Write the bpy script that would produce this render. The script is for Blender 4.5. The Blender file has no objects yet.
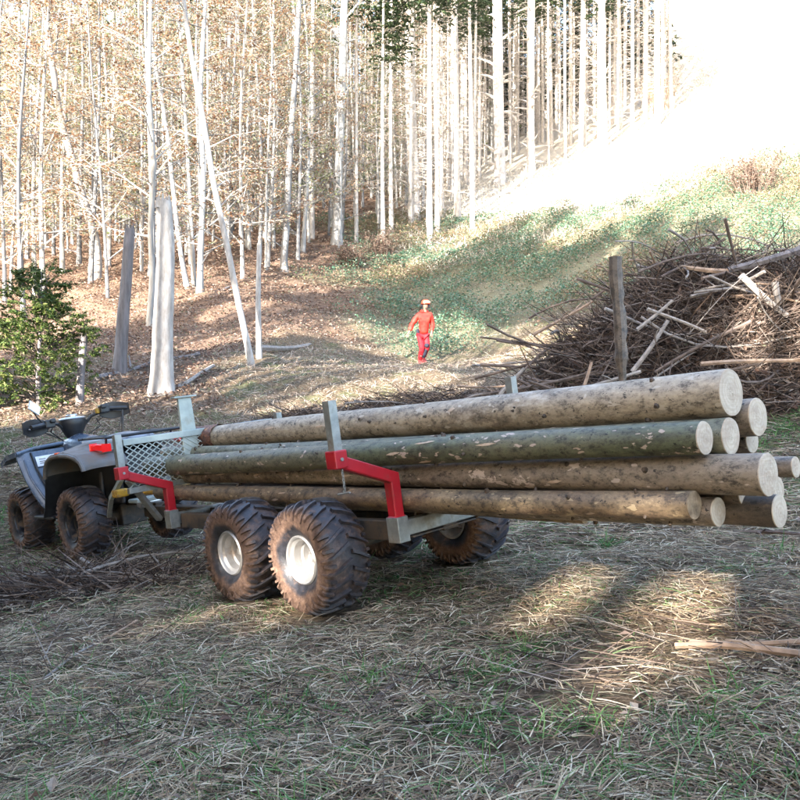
import bpy, math, random
import numpy as np
from mathutils import Vector, Matrix, noise as mnoise

sc = bpy.context.scene
R = math.radians
rng = np.random.default_rng(7)
random.seed(7)

# ------------------------------------------------------------------ camera
cam_data = bpy.data.cameras.new('camera')
cam = bpy.data.objects.new('camera', cam_data)
sc.collection.objects.link(cam)
cam.location = (0, 0, 0)
cam.rotation_euler = (R(90), 0, 0)
cam_data.sensor_width = 36
cam_data.lens = 38.0
cam_data.clip_start = 0.05
cam_data.clip_end = 1500
sc.camera = cam

# ------------------------------------------------------------------ light
SUN_EL, SUN_TRAVEL = 21.0, (0.50, 0.866)      # elevation, horizontal direction the light travels
world = bpy.data.worlds.new('World')
sc.world = world
world.use_nodes = True
wn = world.node_tree
wn.nodes.clear()
wo = wn.nodes.new('ShaderNodeOutputWorld')
wb = wn.nodes.new('ShaderNodeBackground')
sky = wn.nodes.new('ShaderNodeTexSky')
sky.sky_type = 'NISHITA'
sky.sun_disc = False
sky.sun_elevation = R(SUN_EL)
sky.sun_rotation = math.atan2(-SUN_TRAVEL[0], -SUN_TRAVEL[1])
sky.air_density = 1.0
sky.dust_density = 2.0
sky.ozone_density = 1.0
wb.inputs['Strength'].default_value = 0.15
wn.links.new(sky.outputs[0], wb.inputs[0])
wn.links.new(wb.outputs[0], wo.inputs[0])

sd = bpy.data.lights.new('sun', 'SUN')
sd.energy = 4.0
sd.angle = R(0.6)
sd.color = (1.0, 0.93, 0.84)
sun = bpy.data.objects.new('sun', sd)
sc.collection.objects.link(sun)
ce = math.cos(R(SUN_EL))
sv = Vector((SUN_TRAVEL[0] * ce, SUN_TRAVEL[1] * ce, -math.sin(R(SUN_EL))))
sun.rotation_euler = sv.to_track_quat('-Z', 'Y').to_euler()

sc.view_settings.view_transform = 'Standard'
sc.view_settings.look = 'None'
sc.view_settings.exposure = 3.30
sc.view_settings.gamma = 1.0
sc.render.engine = 'CYCLES'
sc.cycles.max_bounces = 5
sc.cycles.diffuse_bounces = 2
sc.cycles.glossy_bounces = 2
sc.cycles.transmission_bounces = 2
sc.cycles.transparent_max_bounces = 6

# ------------------------------------------------------------------ helpers
COL = sc.collection
F = 844.45


def tag(o, label=None, cat=None, group=None, kind=None):
    if label: o['label'] = label
    if cat: o['category'] = cat
    if group: o['group'] = group
    if kind: o['kind'] = kind
    return o


def empty(name, loc=(0, 0, 0), rz=0.0, mw=None):
    o = bpy.data.objects.new(name, None)
    o.empty_display_size = 0.2
    COL.objects.link(o)
    if mw is not None:
        o.matrix_world = mw
    else:
        o.location = loc
        o.rotation_euler = (0, 0, rz)
    return o


def link(name, me, parent=None, mat=None, loc=None, rot=None, scale=None):
    o = bpy.data.objects.new(name, me)
    COL.objects.link(o)
    if parent: o.parent = parent
    if mat and not me.materials: me.materials.append(mat)
    if loc is not None: o.location = loc
    if rot is not None: o.rotation_euler = rot
    if scale is not None: o.scale = scale
    return o


def mesh_np(name, V, Fq, smooth=False):
    """V (n,3) float, Fq (m,k) int faces all with k corners"""
    V = np.asarray(V, dtype=np.float32)
    Fq = np.asarray(Fq, dtype=np.int32)
    me = bpy.data.meshes.new(name)
    m, k = Fq.shape
    me.vertices.add(len(V))
    me.vertices.foreach_set('co', V.ravel())
    me.loops.add(m * k)
    me.loops.foreach_set('vertex_index', Fq.ravel())
    me.polygons.add(m)
    me.polygons.foreach_set('loop_start', np.arange(0, m * k, k, dtype=np.int32))
    me.polygons.foreach_set('loop_total', np.full(m, k, dtype=np.int32))
    me.polygons.foreach_set('use_smooth', np.full(m, smooth, dtype=bool))
    me.update(calc_edges=True)
    return me


class MB:
    def __init__(self):
        self.v = []
        self.f = []

    def add(self, vs, fs):
        n = len(self.v)
        self.v += [tuple(p) for p in vs]
        self.f += [tuple(i + n for i in f) for f in fs]
        return self

    def box(self, c, s, m=None, taper=1.0):
        hx, hy, hz = s[0] / 2, s[1] / 2, s[2] / 2
        vs = []
        for z in (-1, 1):
            t = taper if z > 0 else 1.0
            for x, y in ((-1, -1), (1, -1), (1, 1), (-1, 1)):
                p = Vector((x * hx * t, y * hy * t, z * hz))
                if m is not None: p = m @ p
                vs.append(Vector(c) + p)
        return self.add(vs, [(3, 2, 1, 0), (4, 5, 6, 7), (0, 1, 5, 4), (1, 2, 6, 5), (2, 3, 7, 6), (3, 0, 4, 7)])

    def bar(self, p, q, wx, wz, up=(0, 0, 1)):
        """rectangular section bar from p to q"""
        p, q = Vector(p), Vector(q)
        d = (q - p)
        L = d.length
        d.normalize()
        upv = Vector(up)
        if abs(d.dot(upv)) > 0.98: upv = Vector((0, 1, 0))
        s = d.cross(upv).normalized()
        t = s.cross(d).normalized()
        vs = []
        for e in (p, q):
            for a, b in ((-1, -1), (1, -1), (1, 1), (-1, 1)):
                vs.append(e + s * a * wx / 2 + t * b * wz / 2)
        return self.add(vs, [(3, 2, 1, 0), (4, 5, 6, 7), (0, 1, 5, 4), (1, 2, 6, 5), (2, 3, 7, 6), (3, 0, 4, 7)])

    def tube(self, pts, rad, n=8, caps=True):
        pts = [Vector(p) for p in pts]
        if not hasattr(rad, '__len__'): rad = [rad] * len(pts)
        ref = None
        rings = []
        for i, p in enumerate(pts):
            a = pts[max(i - 1, 0)]
            b = pts[min(i + 1, len(pts) - 1)]
            d = (b - a).normalized()
            if ref is None:
                ref = Vector((0, 0, 1)) if abs(d.z) < 0.9 else Vector((1, 0, 0))
            s = d.cross(ref)
            if s.length < 1e-5: s = d.orthogonal()
            s.normalize()
            t = d.cross(s).normalized()
            ref = t.cross(d) if False else ref
            rings.append([p + (s * math.cos(2 * math.pi * k / n) + t * math.sin(2 * math.pi * k / n)) * rad[i] for k in range(n)])
        vs = [v for r_ in rings for v in r_]
        fs = []
        for i in range(len(pts) - 1):
            for k in range(n):
                k2 = (k + 1) % n
                fs.append((i * n + k, i * n + k2, (i + 1) * n + k2, (i + 1) * n + k))
        if caps:
            fs.append(tuple(range(n)))
            fs.append(tuple(reversed(range((len(pts) - 1) * n, len(pts) * n))))
        return self.add(vs, fs)

    def lathe(self, prof, n=32, axis='x', c=(0, 0, 0), closed=False):
        """prof: list of (radius, height along axis)"""
        vs = []
        for r_, h in prof:
            for k in range(n):
                a = 2 * math.pi * k / n
                u, w = r_ * math.cos(a), r_ * math.sin(a)
                p = {'x': (h, u, w), 'y': (u, h, w), 'z': (u, w, h)}[axis]
                vs.append((p[0] + c[0], p[1] + c[1], p[2] + c[2]))
        fs = []
        m = len(prof)
        for i in range(m if closed else m - 1):
            j = (i + 1) % m
            for k in range(n):
                k2 = (k + 1) % n
                fs.append((i * n + k, i * n + k2, j * n + k2, j * n + k))
        return self.add(vs, fs)

    def loft(self, rings, caps=True, closed=True):
        n = len(rings[0])
        vs = [v for r_ in rings for v in r_]
        fs = []
        for i in range(len(rings) - 1):
            for k in range(n if closed else n - 1):
                k2 = (k + 1) % n
                fs.append((i * n + k, i * n + k2, (i + 1) * n + k2, (i + 1) * n + k))
        if caps:
            fs.append(tuple(range(n)))
            fs.append(tuple(reversed(range((len(rings) - 1) * n, len(rings) * n))))
        return self.add(vs, fs)

    def mesh(self, name, smooth=False):
        me = bpy.data.meshes.new(name)
        me.from_pydata([tuple(v) for v in self.v], [], self.f)
        me.update()
        if smooth:
            me.polygons.foreach_set('use_smooth', [True] * len(me.polygons))
            if hasattr(me, 'set_sharp_from_angle'):
                me.set_sharp_from_angle(angle=R(38))
        return me

    def build(self, name, mat, parent=None, smooth=False, bevel=0.0, **kw):
        me = self.mesh(name, smooth)
        o = link(name, me, parent, mat, **kw)
        if bevel:
            b = o.modifiers.new('bevel', 'BEVEL')
            b.width = bevel
            b.segments = 2
            b.limit_method = 'ANGLE'
            b.angle_limit = R(40)
        return o


# ------------------------------------------------------------------ materials
def new_mat(name):
    m = bpy.data.materials.new(name)
    m.use_nodes = True
    nt = m.node_tree
    bs = nt.nodes['Principled BSDF']
    return m, nt, bs


def noise_node(nt, scale, detail=4, rough=0.6, coord='Object', stretch=None):
    tc = nt.nodes.new('ShaderNodeTexCoord')
    n = nt.nodes.new('ShaderNodeTexNoise')
    n.inputs['Scale'].default_value = scale
    n.inputs['Detail'].default_value = detail
    n.inputs['Roughness'].default_value = rough
    if stretch:
        mp = nt.nodes.new('ShaderNodeMapping')
        mp.inputs['Scale'].default_value = stretch
        oi = nt.nodes.new('ShaderNodeObjectInfo')      # every piece gets its own grain
        cx = nt.nodes.new('ShaderNodeMath'); cx.operation = 'MULTIPLY'
        cx.inputs[1].default_value = 37.0
        nt.links.new(oi.outputs['Random'], cx.inputs[0])
        nt.links.new(cx.outputs[0], mp.inputs['Location'])
        nt.links.new(tc.outputs[coord], mp.inputs[0])
        nt.links.new(mp.outputs[0], n.inputs['Vector'])
    else:
        nt.links.new(tc.outputs[coord], n.inputs['Vector'])
    return n


def ramp(nt, src, stops):
    r_ = nt.nodes.new('ShaderNodeValToRGB')
    els = r_.color_ramp.elements
    while len(els) < len(stops): els.new(0.5)
    for e, (p, c) in zip(els, stops):
        e.position = p
        e.color = (c[0], c[1], c[2], 1) if hasattr(c, '__len__') else (c, c, c, 1)
    nt.links.new(src, r_.inputs[0])
    return r_


def mix(nt, fac, a, b):
    m = nt.nodes.new('ShaderNodeMix')
    m.data_type = 'RGBA'
    for sock, val in ((m.inputs[0], fac), (m.inputs[6], a), (m.inputs[7], b)):
        if hasattr(val, 'links') or hasattr(val, 'is_linked'):
            nt.links.new(val, sock)
        elif hasattr(val, '__len__'):
            sock.default_value = (*val[:3], 1)
        else:
            sock.default_value = val
    return m.outputs[2]


def bump(nt, bs, h, strength=0.5, dist=0.01):
    b = nt.nodes.new('ShaderNodeBump')
    b.inputs['Strength'].default_value = strength
    b.inputs['Distance'].default_value = dist
    nt.links.new(h, b.inputs['Height'])
    nt.links.new(b.outputs[0], bs.inputs['Normal'])


def m_simple(name, c1, c2, scale=8, rough=0.6, metal=0.0, bmp=0.2, dist=0.003, spread=(0.35, 0.65), stretch=None, dirt=None, dirt_sc=5, dirt_lim=(0.5, 0.62), rough2=None):
    m, nt, bs = new_mat(name)
    n = noise_node(nt, scale, 6, stretch=stretch)
    r_ = ramp(nt, n.outputs[0], [(spread[0], c1), (spread[1], c2)])
    col = r_.outputs[0]
    if dirt:
        d = noise_node(nt, dirt_sc, 8, 0.7)
        dm = ramp(nt, d.outputs[0], [(dirt_lim[0], 0.0), (dirt_lim[1], 1.0)])
        col = mix(nt, dm.outputs[0], col, dirt)
        rr = nt.nodes.new('ShaderNodeMapRange')
        rr.inputs['To Min'].default_value = rough
        rr.inputs['To Max'].default_value = rough2 or 0.9
        nt.links.new(dm.outputs[0], rr.inputs[0])
        nt.links.new(rr.outputs[0], bs.inputs['Roughness'])
        mm = nt.nodes.new('ShaderNodeMapRange')
        mm.inputs['To Min'].default_value = metal
        mm.inputs['To Max'].default_value = 0
        nt.links.new(dm.outputs[0], mm.inputs[0])
        nt.links.new(mm.outputs[0], bs.inputs['Metallic'])
    else:
        bs.inputs['Roughness'].default_value = rough
        bs.inputs['Metallic'].default_value = metal
    nt.links.new(col, bs.inputs['Base Color'])
    if bmp: bump(nt, bs, n.outputs[0], bmp, dist)
    return m


def m_island(name, stops, rough=0.75, transl=0.0, spec=0.3):
    """colour picked per loose piece (straw, leaf, twig)"""
    m, nt, bs = new_mat(name)
    g = nt.nodes.new('ShaderNodeNewGeometry')
    r_ = ramp(nt, g.outputs['Random Per Island'], stops)
    nt.links.new(r_.outputs[0], bs.inputs['Base Color'])
    bs.inputs['Roughness'].default_value = rough
    bs.inputs['Specular IOR Level'].default_value = spec
    if transl:
        tr = nt.nodes.new('ShaderNodeBsdfTranslucent')
        nt.links.new(r_.outputs[0], tr.inputs[0])
        mx = nt.nodes.new('ShaderNodeMixShader')
        mx.inputs[0].default_value = transl
        out = nt.nodes['Material Output']
        nt.links.new(bs.outputs[0], mx.inputs[1])
        nt.links.new(tr.outputs[0], mx.inputs[2])
        nt.links.new(mx.outputs[0], out.inputs[0])
    return m


def m_bark(name, base, dark, light=None, light_lim=(0.62, 0.66), stretch=(1, 0.25, 1), scale=9, spots=True, bmp=0.7, dist=0.006, streak=None):
    """log bark: base tone mottled with dark, small dark spots, and pale patches where bark is scraped off"""
    m, nt, bs = new_mat(name)
    n1 = noise_node(nt, scale, 8, 0.65, stretch=stretch)
    col = ramp(nt, n1.outputs[0], [(0.32, dark), (0.49, base), (0.72, [min(1, c * 1.35) for c in base])]).outputs[0]
    n4 = noise_node(nt, 2.2, 3, 0.5, stretch=(1, 0.35, 1))
    if streak:
        sm = ramp(nt, n4.outputs[0], [(0.45, 0.0), (0.62, 1.0)])
        col = mix(nt, sm.outputs[0], col, streak)
    n7 = noise_node(nt, 75, 4, 0.7, stretch=(1, 0.45, 1))
    s7 = ramp(nt, n7.outputs[0], [(0.36, 0.6), (0.50, 0.0)])
    col = mix(nt, s7.outputs[0], col, [c * 0.8 for c in dark])
    n5 = noise_node(nt, 26, 8, 0.8, stretch=(1, 0.6, 1))
    s5 = ramp(nt, n5.outputs[0], [(0.39, 0.9), (0.49, 0.0)])
    col = mix(nt, s5.outputs[0], col, [c * 0.45 for c in dark])
    s6 = ramp(nt, n5.outputs[0], [(0.54, 0.0), (0.66, 0.7)])
    col = mix(nt, s6.outputs[0], col, [min(1, c * 1.8) for c in base])
    if spots:
        n2 = noise_node(nt, 36, 4, 0.7, stretch=(1, 0.8, 1))
        s = ramp(nt, n2.outputs[0], [(0.625, 0.0), (0.65, 1.0)])
        col = mix(nt, s.outputs[0], col, [c * 0.25 for c in dark])
    if light:
        n8 = noise_node(nt, 34, 2, 0.5, stretch=(1, 0.4, 1))
        s8 = ramp(nt, n8.outputs[0], [(0.665, 0.0), (0.69, 0.9)])
        col = mix(nt, s8.outputs[0], col, light)
        n3 = noise_node(nt, 5.5, 6, 0.7, stretch=(1, 0.55, 1))
        s = ramp(nt, n3.outputs[0], [(light_lim[0], 0.0), (light_lim[1], 1.0)])
        col = mix(nt, s.outputs[0], col, light)
    nt.links.new(col, bs.inputs['Base Color'])
    bs.inputs['Roughness'].default_value = 0.52
    bs.inputs['Specular IOR Level'].default_value = 0.6
    ad = nt.nodes.new('ShaderNodeMath'); ad.operation = 'MULTIPLY_ADD'
    nt.links.new(n5.outputs[0], ad.inputs[0]); ad.inputs[1].default_value = 0.6
    nt.links.new(n1.outputs[0], ad.inputs[2])
    bump(nt, bs, ad.outputs[0], bmp, dist)
    return m


def m_rings(name):
    """sawn end: pale wood, faint growth rings about local Y, saw marks"""
    m, nt, bs = new_mat(name)
    tc = nt.nodes.new('ShaderNodeTexCoord')
    w = nt.nodes.new('ShaderNodeTexWave')
    w.wave_type = 'RINGS'
    w.rings_direction = 'Y'
    w.inputs['Scale'].default_value = 19
    w.inputs['Distortion'].default_value = 5.0
    w.inputs['Detail'].default_value = 3
    nt.links.new(tc.outputs['Object'], w.inputs['Vector'])
    c = ramp(nt, w.outputs[0], [(0.1, (0.43, 0.365, 0.285)), (0.9, (0.48, 0.415, 0.33))]).outputs[0]
    n = noise_node(nt, 14, 6, 0.7)
    s = ramp(nt, n.outputs[0], [(0.40, 0.0), (0.68, 0.8)])
    c = mix(nt, s.outputs[0], c, (0.30, 0.23, 0.17))
    n9 = noise_node(nt, 9, 3, 0.6, stretch=(7, 1, 1.2))
    s9 = ramp(nt, n9.outputs[0], [(0.30, 0.65), (0.42, 0.0)])
    c = mix(nt, s9.outputs[0], c, (0.36, 0.27, 0.2))
    n2 = noise_node(nt, 30, 4, 0.7, stretch=(0.3, 1, 3.0))
    nt.links.new(c, bs.inputs['Base Color'])
    bs.inputs['Roughness'].default_value = 0.8
    bump(nt, bs, n2.outputs[0], 0.6, 0.004)
    return m


M = {}
M['end_dark'] = m_simple('weathered_end', (0.13, 0.09, 0.055), (0.34, 0.26, 0.17), 22, 0.85, 0, 0.6, 0.004)
M['ring'] = m_rings('sawn_wood')
M['bark_pale'] = m_bark('bark_pale_tan', (0.31, 0.255, 0.185), (0.16, 0.125, 0.09), (0.48, 0.42, 0.34), (0.56, 0.66), streak=(0.38, 0.32, 0.24))
M['bark_green'] = m_bark('bark_green_algae', (0.092, 0.102, 0.058), (0.050, 0.052, 0.033), (0.46, 0.36, 0.30), (0.64, 0.655), streak=(0.145, 0.135, 0.09))
M['bark_greengrey'] = m_bark('bark_green_grey', (0.15, 0.15, 0.105), (0.08, 0.078, 0.052), (0.45, 0.35, 0.27), (0.68, 0.70))
M['bark_brown'] = m_bark('bark_grey_brown', (0.18, 0.145, 0.112), (0.08, 0.062, 0.047), (0.48, 0.40, 0.34), (0.63, 0.65), streak=(0.25, 0.20, 0.145))
M['bark_tan'] = m_bark('bark_yellow_tan', (0.215, 0.16, 0.095), (0.085, 0.062, 0.042), (0.40, 0.31, 0.19), (0.62, 0.65), streak=(0.15, 0.095, 0.065))
M['bark_dark'] = m_bark('bark_dark_brown', (0.10, 0.075, 0.055), (0.045, 0.035, 0.028), None)
M['bark_red'] = m_bark('bark_red_resin', (0.16, 0.06, 0.03), (0.06, 0.025, 0.018), (0.42, 0.20, 0.07), (0.56, 0.66), scale=16, stretch=(1, 1, 1), bmp=1.0, dist=0.012)
M['knot'] = m_simple('knot_wood', (0.03, 0.022, 0.016), (0.09, 0.06, 0.04), 40)
M['peel'] = m_simple('bare_wood_scrape', (0.42, 0.30, 0.21), (0.56, 0.46, 0.36), 30, 0.8)
M['steel'] = m_simple('galvanised_steel', (0.22, 0.23, 0.22), (0.32, 0.33, 0.31), 20, 0.42, 0.55, 0.1, dirt=(0.16, 0.12, 0.08), dirt_sc=7, dirt_lim=(0.52, 0.7))
M['steel_light'] = m_simple('pale_painted_steel', (0.27, 0.31, 0.29), (0.36, 0.40, 0.37), 12, 0.45, 0.2, 0.05, dirt=(0.25, 0.24, 0.18), dirt_sc=5, dirt_lim=(0.55, 0.75))
M['steel_dark'] = m_simple('dark_oily_steel', (0.03, 0.03, 0.03), (0.07, 0.06, 0.05), 12, 0.6, 0.3, 0.2, dirt=(0.10, 0.07, 0.045), dirt_sc=6, dirt_lim=(0.45, 0.6))
M['red_paint'] = m_simple('red_paint', (0.30, 0.006, 0.014), (0.38, 0.010, 0.018), 9, 0.38, 0.0, 0.05, dirt=(0.17, 0.055, 0.04), dirt_sc=6, dirt_lim=(0.56, 0.72))
M['rim'] = m_simple('silver_rim', (0.42, 0.41, 0.40), (0.55, 0.54, 0.53), 10, 0.42, 0.6, 0.05, dirt=(0.34, 0.24, 0.17), dirt_sc=9, dirt_lim=(0.55, 0.75))
M['rim_black'] = m_simple('black_rim', (0.012, 0.013, 0.016), (0.03, 0.03, 0.035), 10, 0.4, 0.2, 0.05, dirt=(0.12, 0.08, 0.05), dirt_sc=9)
M['black'] = m_simple('black_plastic', (0.010, 0.011, 0.013), (0.022, 0.023, 0.026), 12, 0.42, 0, 0.05, dirt=(0.08, 0.06, 0.045), dirt_sc=6, dirt_lim=(0.58, 0.75))
M['navy'] = m_simple('slate_blue_plastic', (0.055, 0.08, 0.12), (0.085, 0.115, 0.165), 7, 0.22, 0, 0.03, dirt=(0.15, 0.14, 0.13), dirt_sc=5, dirt_lim=(0.56, 0.78))
M['fender'] = m_simple('muddy_grey_plastic', (0.08, 0.08, 0.08), (0.13, 0.125, 0.12), 7, 0.45, 0, 0.1, dirt=(0.15, 0.11, 0.08), dirt_sc=6, dirt_lim=(0.48, 0.70))
M['seat'] = m_simple('seat_vinyl', (0.16, 0.18, 0.20), (0.24, 0.26, 0.29), 9, 0.38, 0, 0.1)
M['white_label'] = m_simple('white_sticker', (0.55, 0.57, 0.6), (0.68, 0.70, 0.72), 14, 0.4)
M['mirror'] = m_simple('pale_mirror_glass', (0.75, 0.78, 0.82), (0.85, 0.88, 0.92), 3, 0.15, 0.6, 0)
M['silver'] = m_simple('bright_metal', (0.5, 0.5, 0.5), (0.65, 0.65, 0.65), 10, 0.3, 0.8, 0.05)
M['yellow'] = m_simple('yellow_plastic', (0.36, 0.20, 0.01), (0.46, 0.26, 0.015), 12, 0.5, 0, 0.1, dirt=(0.2, 0.12, 0.05), dirt_sc=20)
M['orange_ref'] = m_simple('orange_reflector', (0.75, 0.09, 0.02), (0.85, 0.12, 0.03), 30, 0.2)
M['blue_straps'] = m_simple('blue_plastic', (0.03, 0.05, 0.2), (0.05, 0.08, 0.3), 20, 0.4)


def m_lamp_red():
    m, nt, bs = new_mat('lit_tail_lamp')
    bs.inputs['Base Color'].default_value = (0.34, 0.004, 0.006, 1)
    bs.inputs['Roughness'].default_value = 0.15
    bs.inputs['Emission Color'].default_value = (1, 0.02, 0.02, 1)
    bs.inputs['Emission Strength'].default_value = 0.05
    return m


M['tail'] = m_lamp_red()


def m_tyre(name, RR, rim_r, mud_side=True):
    """rubber with dried mud: mud band on the outer sidewall and between the lugs, by radius about local X"""
    m, nt, bs = new_mat(name)
    tc = nt.nodes.new('ShaderNodeTexCoord')
    sx = nt.nodes.new('ShaderNodeSeparateXYZ')
    nt.links.new(tc.outputs['Object'], sx.inputs[0])
    cb = nt.nodes.new('ShaderNodeCombineXYZ')
    nt.links.new(sx.outputs[1], cb.inputs[1])
    nt.links.new(sx.outputs[2], cb.inputs[2])
    ln = nt.nodes.new('ShaderNodeVectorMath')
    ln.operation = 'LENGTH'
    nt.links.new(cb.outputs[0], ln.inputs[0])
    n = noise_node(nt, 9, 6, 0.7)
    add = nt.nodes.new('ShaderNodeMath')
    add.operation = 'MULTIPLY_ADD'
    nt.links.new(n.outputs[0], add.inputs[0])
    add.inputs[1].default_value = 0.11
    nt.links.new(ln.outputs['Value'], add.inputs[2])
    # radius + 0.055*noise
    rr = nt.nodes.new('ShaderNodeMapRange')
    rr.inputs['From Min'].default_value = 0.0
    rr.inputs['From Max'].default_value = RR + 0.11
    nt.links.new(add.outputs[0], rr.inputs[0])
    k = RR + 0.11
    s = ramp(nt, rr.outputs[0], [(max(0.01, (rim_r + 0.095) / k), 0.0), ((rim_r + 0.12) / k, 1.0), ((RR + 0.022) / k, 1.0), ((RR + 0.045) / k, 0.05)])
    n2 = noise_node(nt, 26, 6, 0.75)
    rub = ramp(nt, n2.outputs[0], [(0.35, (0.014, 0.014, 0.017)), (0.65, (0.040, 0.040, 0.050))]).outputs[0]
    mud = ramp(nt, n2.outputs[0], [(0.3, (0.045, 0.025, 0.017)), (0.5, (0.12, 0.07, 0.048)), (0.72, (0.24, 0.155, 0.11))]).outputs[0]
    n3 = noise_node(nt, 16, 5, 0.7)
    sp = ramp(nt, n3.outputs[0], [(0.52, 0.0), (0.68, 0.8)]).outputs[0]
    mx = nt.nodes.new('ShaderNodeMath')
    mx.operation = 'MAXIMUM'
    if mud_side:
        nt.links.new(s.outputs[0], mx.inputs[0])
    nt.links.new(sp, mx.inputs[1])
    col = mix(nt, mx.outputs[0], rub, mud)
    nt.links.new(col, bs.inputs['Base Color'])
    rg = nt.nodes.new('ShaderNodeMapRange')
    rg.inputs['To Min'].default_value = 0.42
    rg.inputs['To Max'].default_value = 0.9
    nt.links.new(mx.outputs[0], rg.inputs[0])
    nt.links.new(rg.outputs[0], bs.inputs['Roughness'])
    bump(nt, bs, n2.outputs[0], 0.6, 0.006)
    return m


M['tyre'] = m_tyre('muddy_tyre', 0.28, 0.115)
M['tyre_quad'] = m_tyre('muddy_quad_tyre', 0.287, 0.14)

M['straw'] = m_island('dry_straw', [(0.0, (0.05, 0.032, 0.022)), (0.22, (0.15, 0.095, 0.062)), (0.45, (0.29, 0.205, 0.125)), (0.7, (0.46, 0.355, 0.23)), (0.9, (0.58, 0.50, 0.38)), (0.93, (0.16, 0.21, 0.09)), (1.0, (0.10, 0.17, 0.06))], 0.7, 0.15)
M['grass'] = m_island('green_grass', [(0.0, (0.04, 0.12, 0.03)), (0.5, (0.08, 0.20, 0.05)), (1.0, (0.17, 0.28, 0.10))], 0.6, 0.3)
M['palegrass'] = m_island('pale_grass', [(0.0, (0.17, 0.12, 0.09)), (0.4, (0.34, 0.26, 0.20)), (0.85, (0.50, 0.43, 0.35)), (1.0, (0.20, 0.26, 0.14))], 0.75, 0.25)
M['bankgrass'] = m_island('glare_pale_grass', [(0.0, (0.34, 0.29, 0.23)), (0.5, (0.50, 0.46, 0.39)), (1.0, (0.60, 0.57, 0.51))], 0.8, 0.2)  # dry grass, colour paled to give the bank its sunlit white-out
M['twig'] = m_island('grey_twigs', [(0.0, (0.018, 0.012, 0.009)), (0.4, (0.058, 0.038, 0.028)), (0.8, (0.14, 0.10, 0.078)), (1.0, (0.27, 0.225, 0.19))], 0.85)
M['russet'] = m_island('russet_leaves', [(0.0, (0.07, 0.042, 0.03)), (0.35, (0.16, 0.095, 0.068)), (0.7, (0.25, 0.175, 0.135)), (0.88, (0.34, 0.28, 0.23)), (1.0, (0.10, 0.12, 0.06))], 0.75, 0.3)
M['bramble'] = m_island('bramble_leaves', [(0.0, (0.035, 0.08, 0.045)), (0.35, (0.055, 0.125, 0.075)), (0.65, (0.11, 0.20, 0.13)), (0.8, (0.18, 0.20, 0.13)), (1.0, (0.22, 0.15, 0.10))], 0.45, 0.2, 0.5)
M['bramble_yel'] = m_island('yellowed_bramble_leaves', [(0.0, (0.09, 0.13, 0.05)), (0.5, (0.21, 0.17, 0.11)), (1.0, (0.23, 0.14, 0.10))], 0.6, 0.2)
M['needles'] = m_island('spruce_needles', [(0.0, (0.008, 0.018, 0.008)), (0.6, (0.022, 0.042, 0.018)), (1.0, (0.05, 0.075, 0.03))], 0.6, 0.1)
M['needles_young'] = m_island('young_spruce_needles', [(0.0, (0.012, 0.03, 0.008)), (0.4, (0.05, 0.09, 0.018)), (0.8, (0.15, 0.19, 0.05)), (1.0, (0.27, 0.27, 0.10))], 0.6, 0.25)
M['yel_leaf'] = m_island('yellow_green_leaves', [(0.0, (0.03, 0.06, 0.02)), (0.4, (0.13, 0.17, 0.07)), (0.8, (0.27, 0.28, 0.15)), (1.0, (0.36, 0.34, 0.25))], 0.6, 0.35)
M['tan_leaf'] = m_island('faded_beech_leaves', [(0.0, (0.05, 0.028, 0.018)), (0.25, (0.24, 0.12, 0.065)), (0.55, (0.34, 0.23, 0.14)), (0.8, (0.42, 0.38, 0.31)), (1.0, (0.15, 0.21, 0.09))], 0.65, 0.35)
M['trunk_pale'] = m_simple('smooth_grey_bark', (0.17, 0.17, 0.165), (0.32, 0.31, 0.295), 3, 0.8, 0, 0.4, 0.01, stretch=(2, 2, 0.5))
_m = M['trunk_pale']; _nt = _m.node_tree; _bs = _nt.nodes['Principled BSDF']
_src = _bs.inputs['Base Color'].links[0].from_socket
_oi = _nt.nodes.new('ShaderNodeObjectInfo')
_rv = ramp(_nt, _oi.outputs['Random'], [(0.0, (0.28, 0.30, 0.34)), (0.35, (0.55, 0.55, 0.57)), (0.7, (0.95, 0.93, 0.9)), (1.0, (1, 1, 1))])
_mx = _nt.nodes.new('ShaderNodeMix'); _mx.data_type = 'RGBA'; _mx.blend_type = 'MULTIPLY'; _mx.inputs[0].default_value = 1
_nt.links.new(_src, _mx.inputs[6]); _nt.links.new(_rv.outputs[0], _mx.inputs[7]); _nt.links.new(_mx.outputs[2], _bs.inputs['Base Color'])
M['trunk_grey'] = m_simple('rough_grey_bark', (0.19, 0.17, 0.15), (0.33, 0.30, 0.27), 6, 0.85, 0, 0.8, 0.02, stretch=(2, 2, 0.4))
M['trunk_spruce'] = m_simple('spruce_bark', (0.24, 0.215, 0.19), (0.40, 0.37, 0.34), 7, 0.85, 0, 0.6, 0.015, stretch=(2, 2, 0.6))
M['trunk_dark'] = m_simple('wet_dark_bark', (0.07, 0.06, 0.058), (0.17, 0.15, 0.15), 6, 0.7, 0, 0.7, 0.02, stretch=(2, 2, 0.3))
M['branch'] = m_simple('branch_bark', (0.055, 0.038, 0.03), (0.15, 0.11, 0.088), 12, 0.85, 0, 0.6, 0.006)
M['branch_pale'] = m_simple('weathered_branch', (0.17, 0.145, 0.125), (0.30, 0.265, 0.235), 12, 0.85, 0, 0.6, 0.006)
M['branch_tan'] = m_simple('split_branch', (0.20, 0.13, 0.085), (0.34, 0.24, 0.17), 12, 0.85, 0, 0.6, 0.006)
M['pile_core'] = m_simple('packed_brush_debris', (0.012, 0.009, 0.007), (0.07, 0.042, 0.028), 9, 0.95, 0, 1.0, 0.06)

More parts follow.
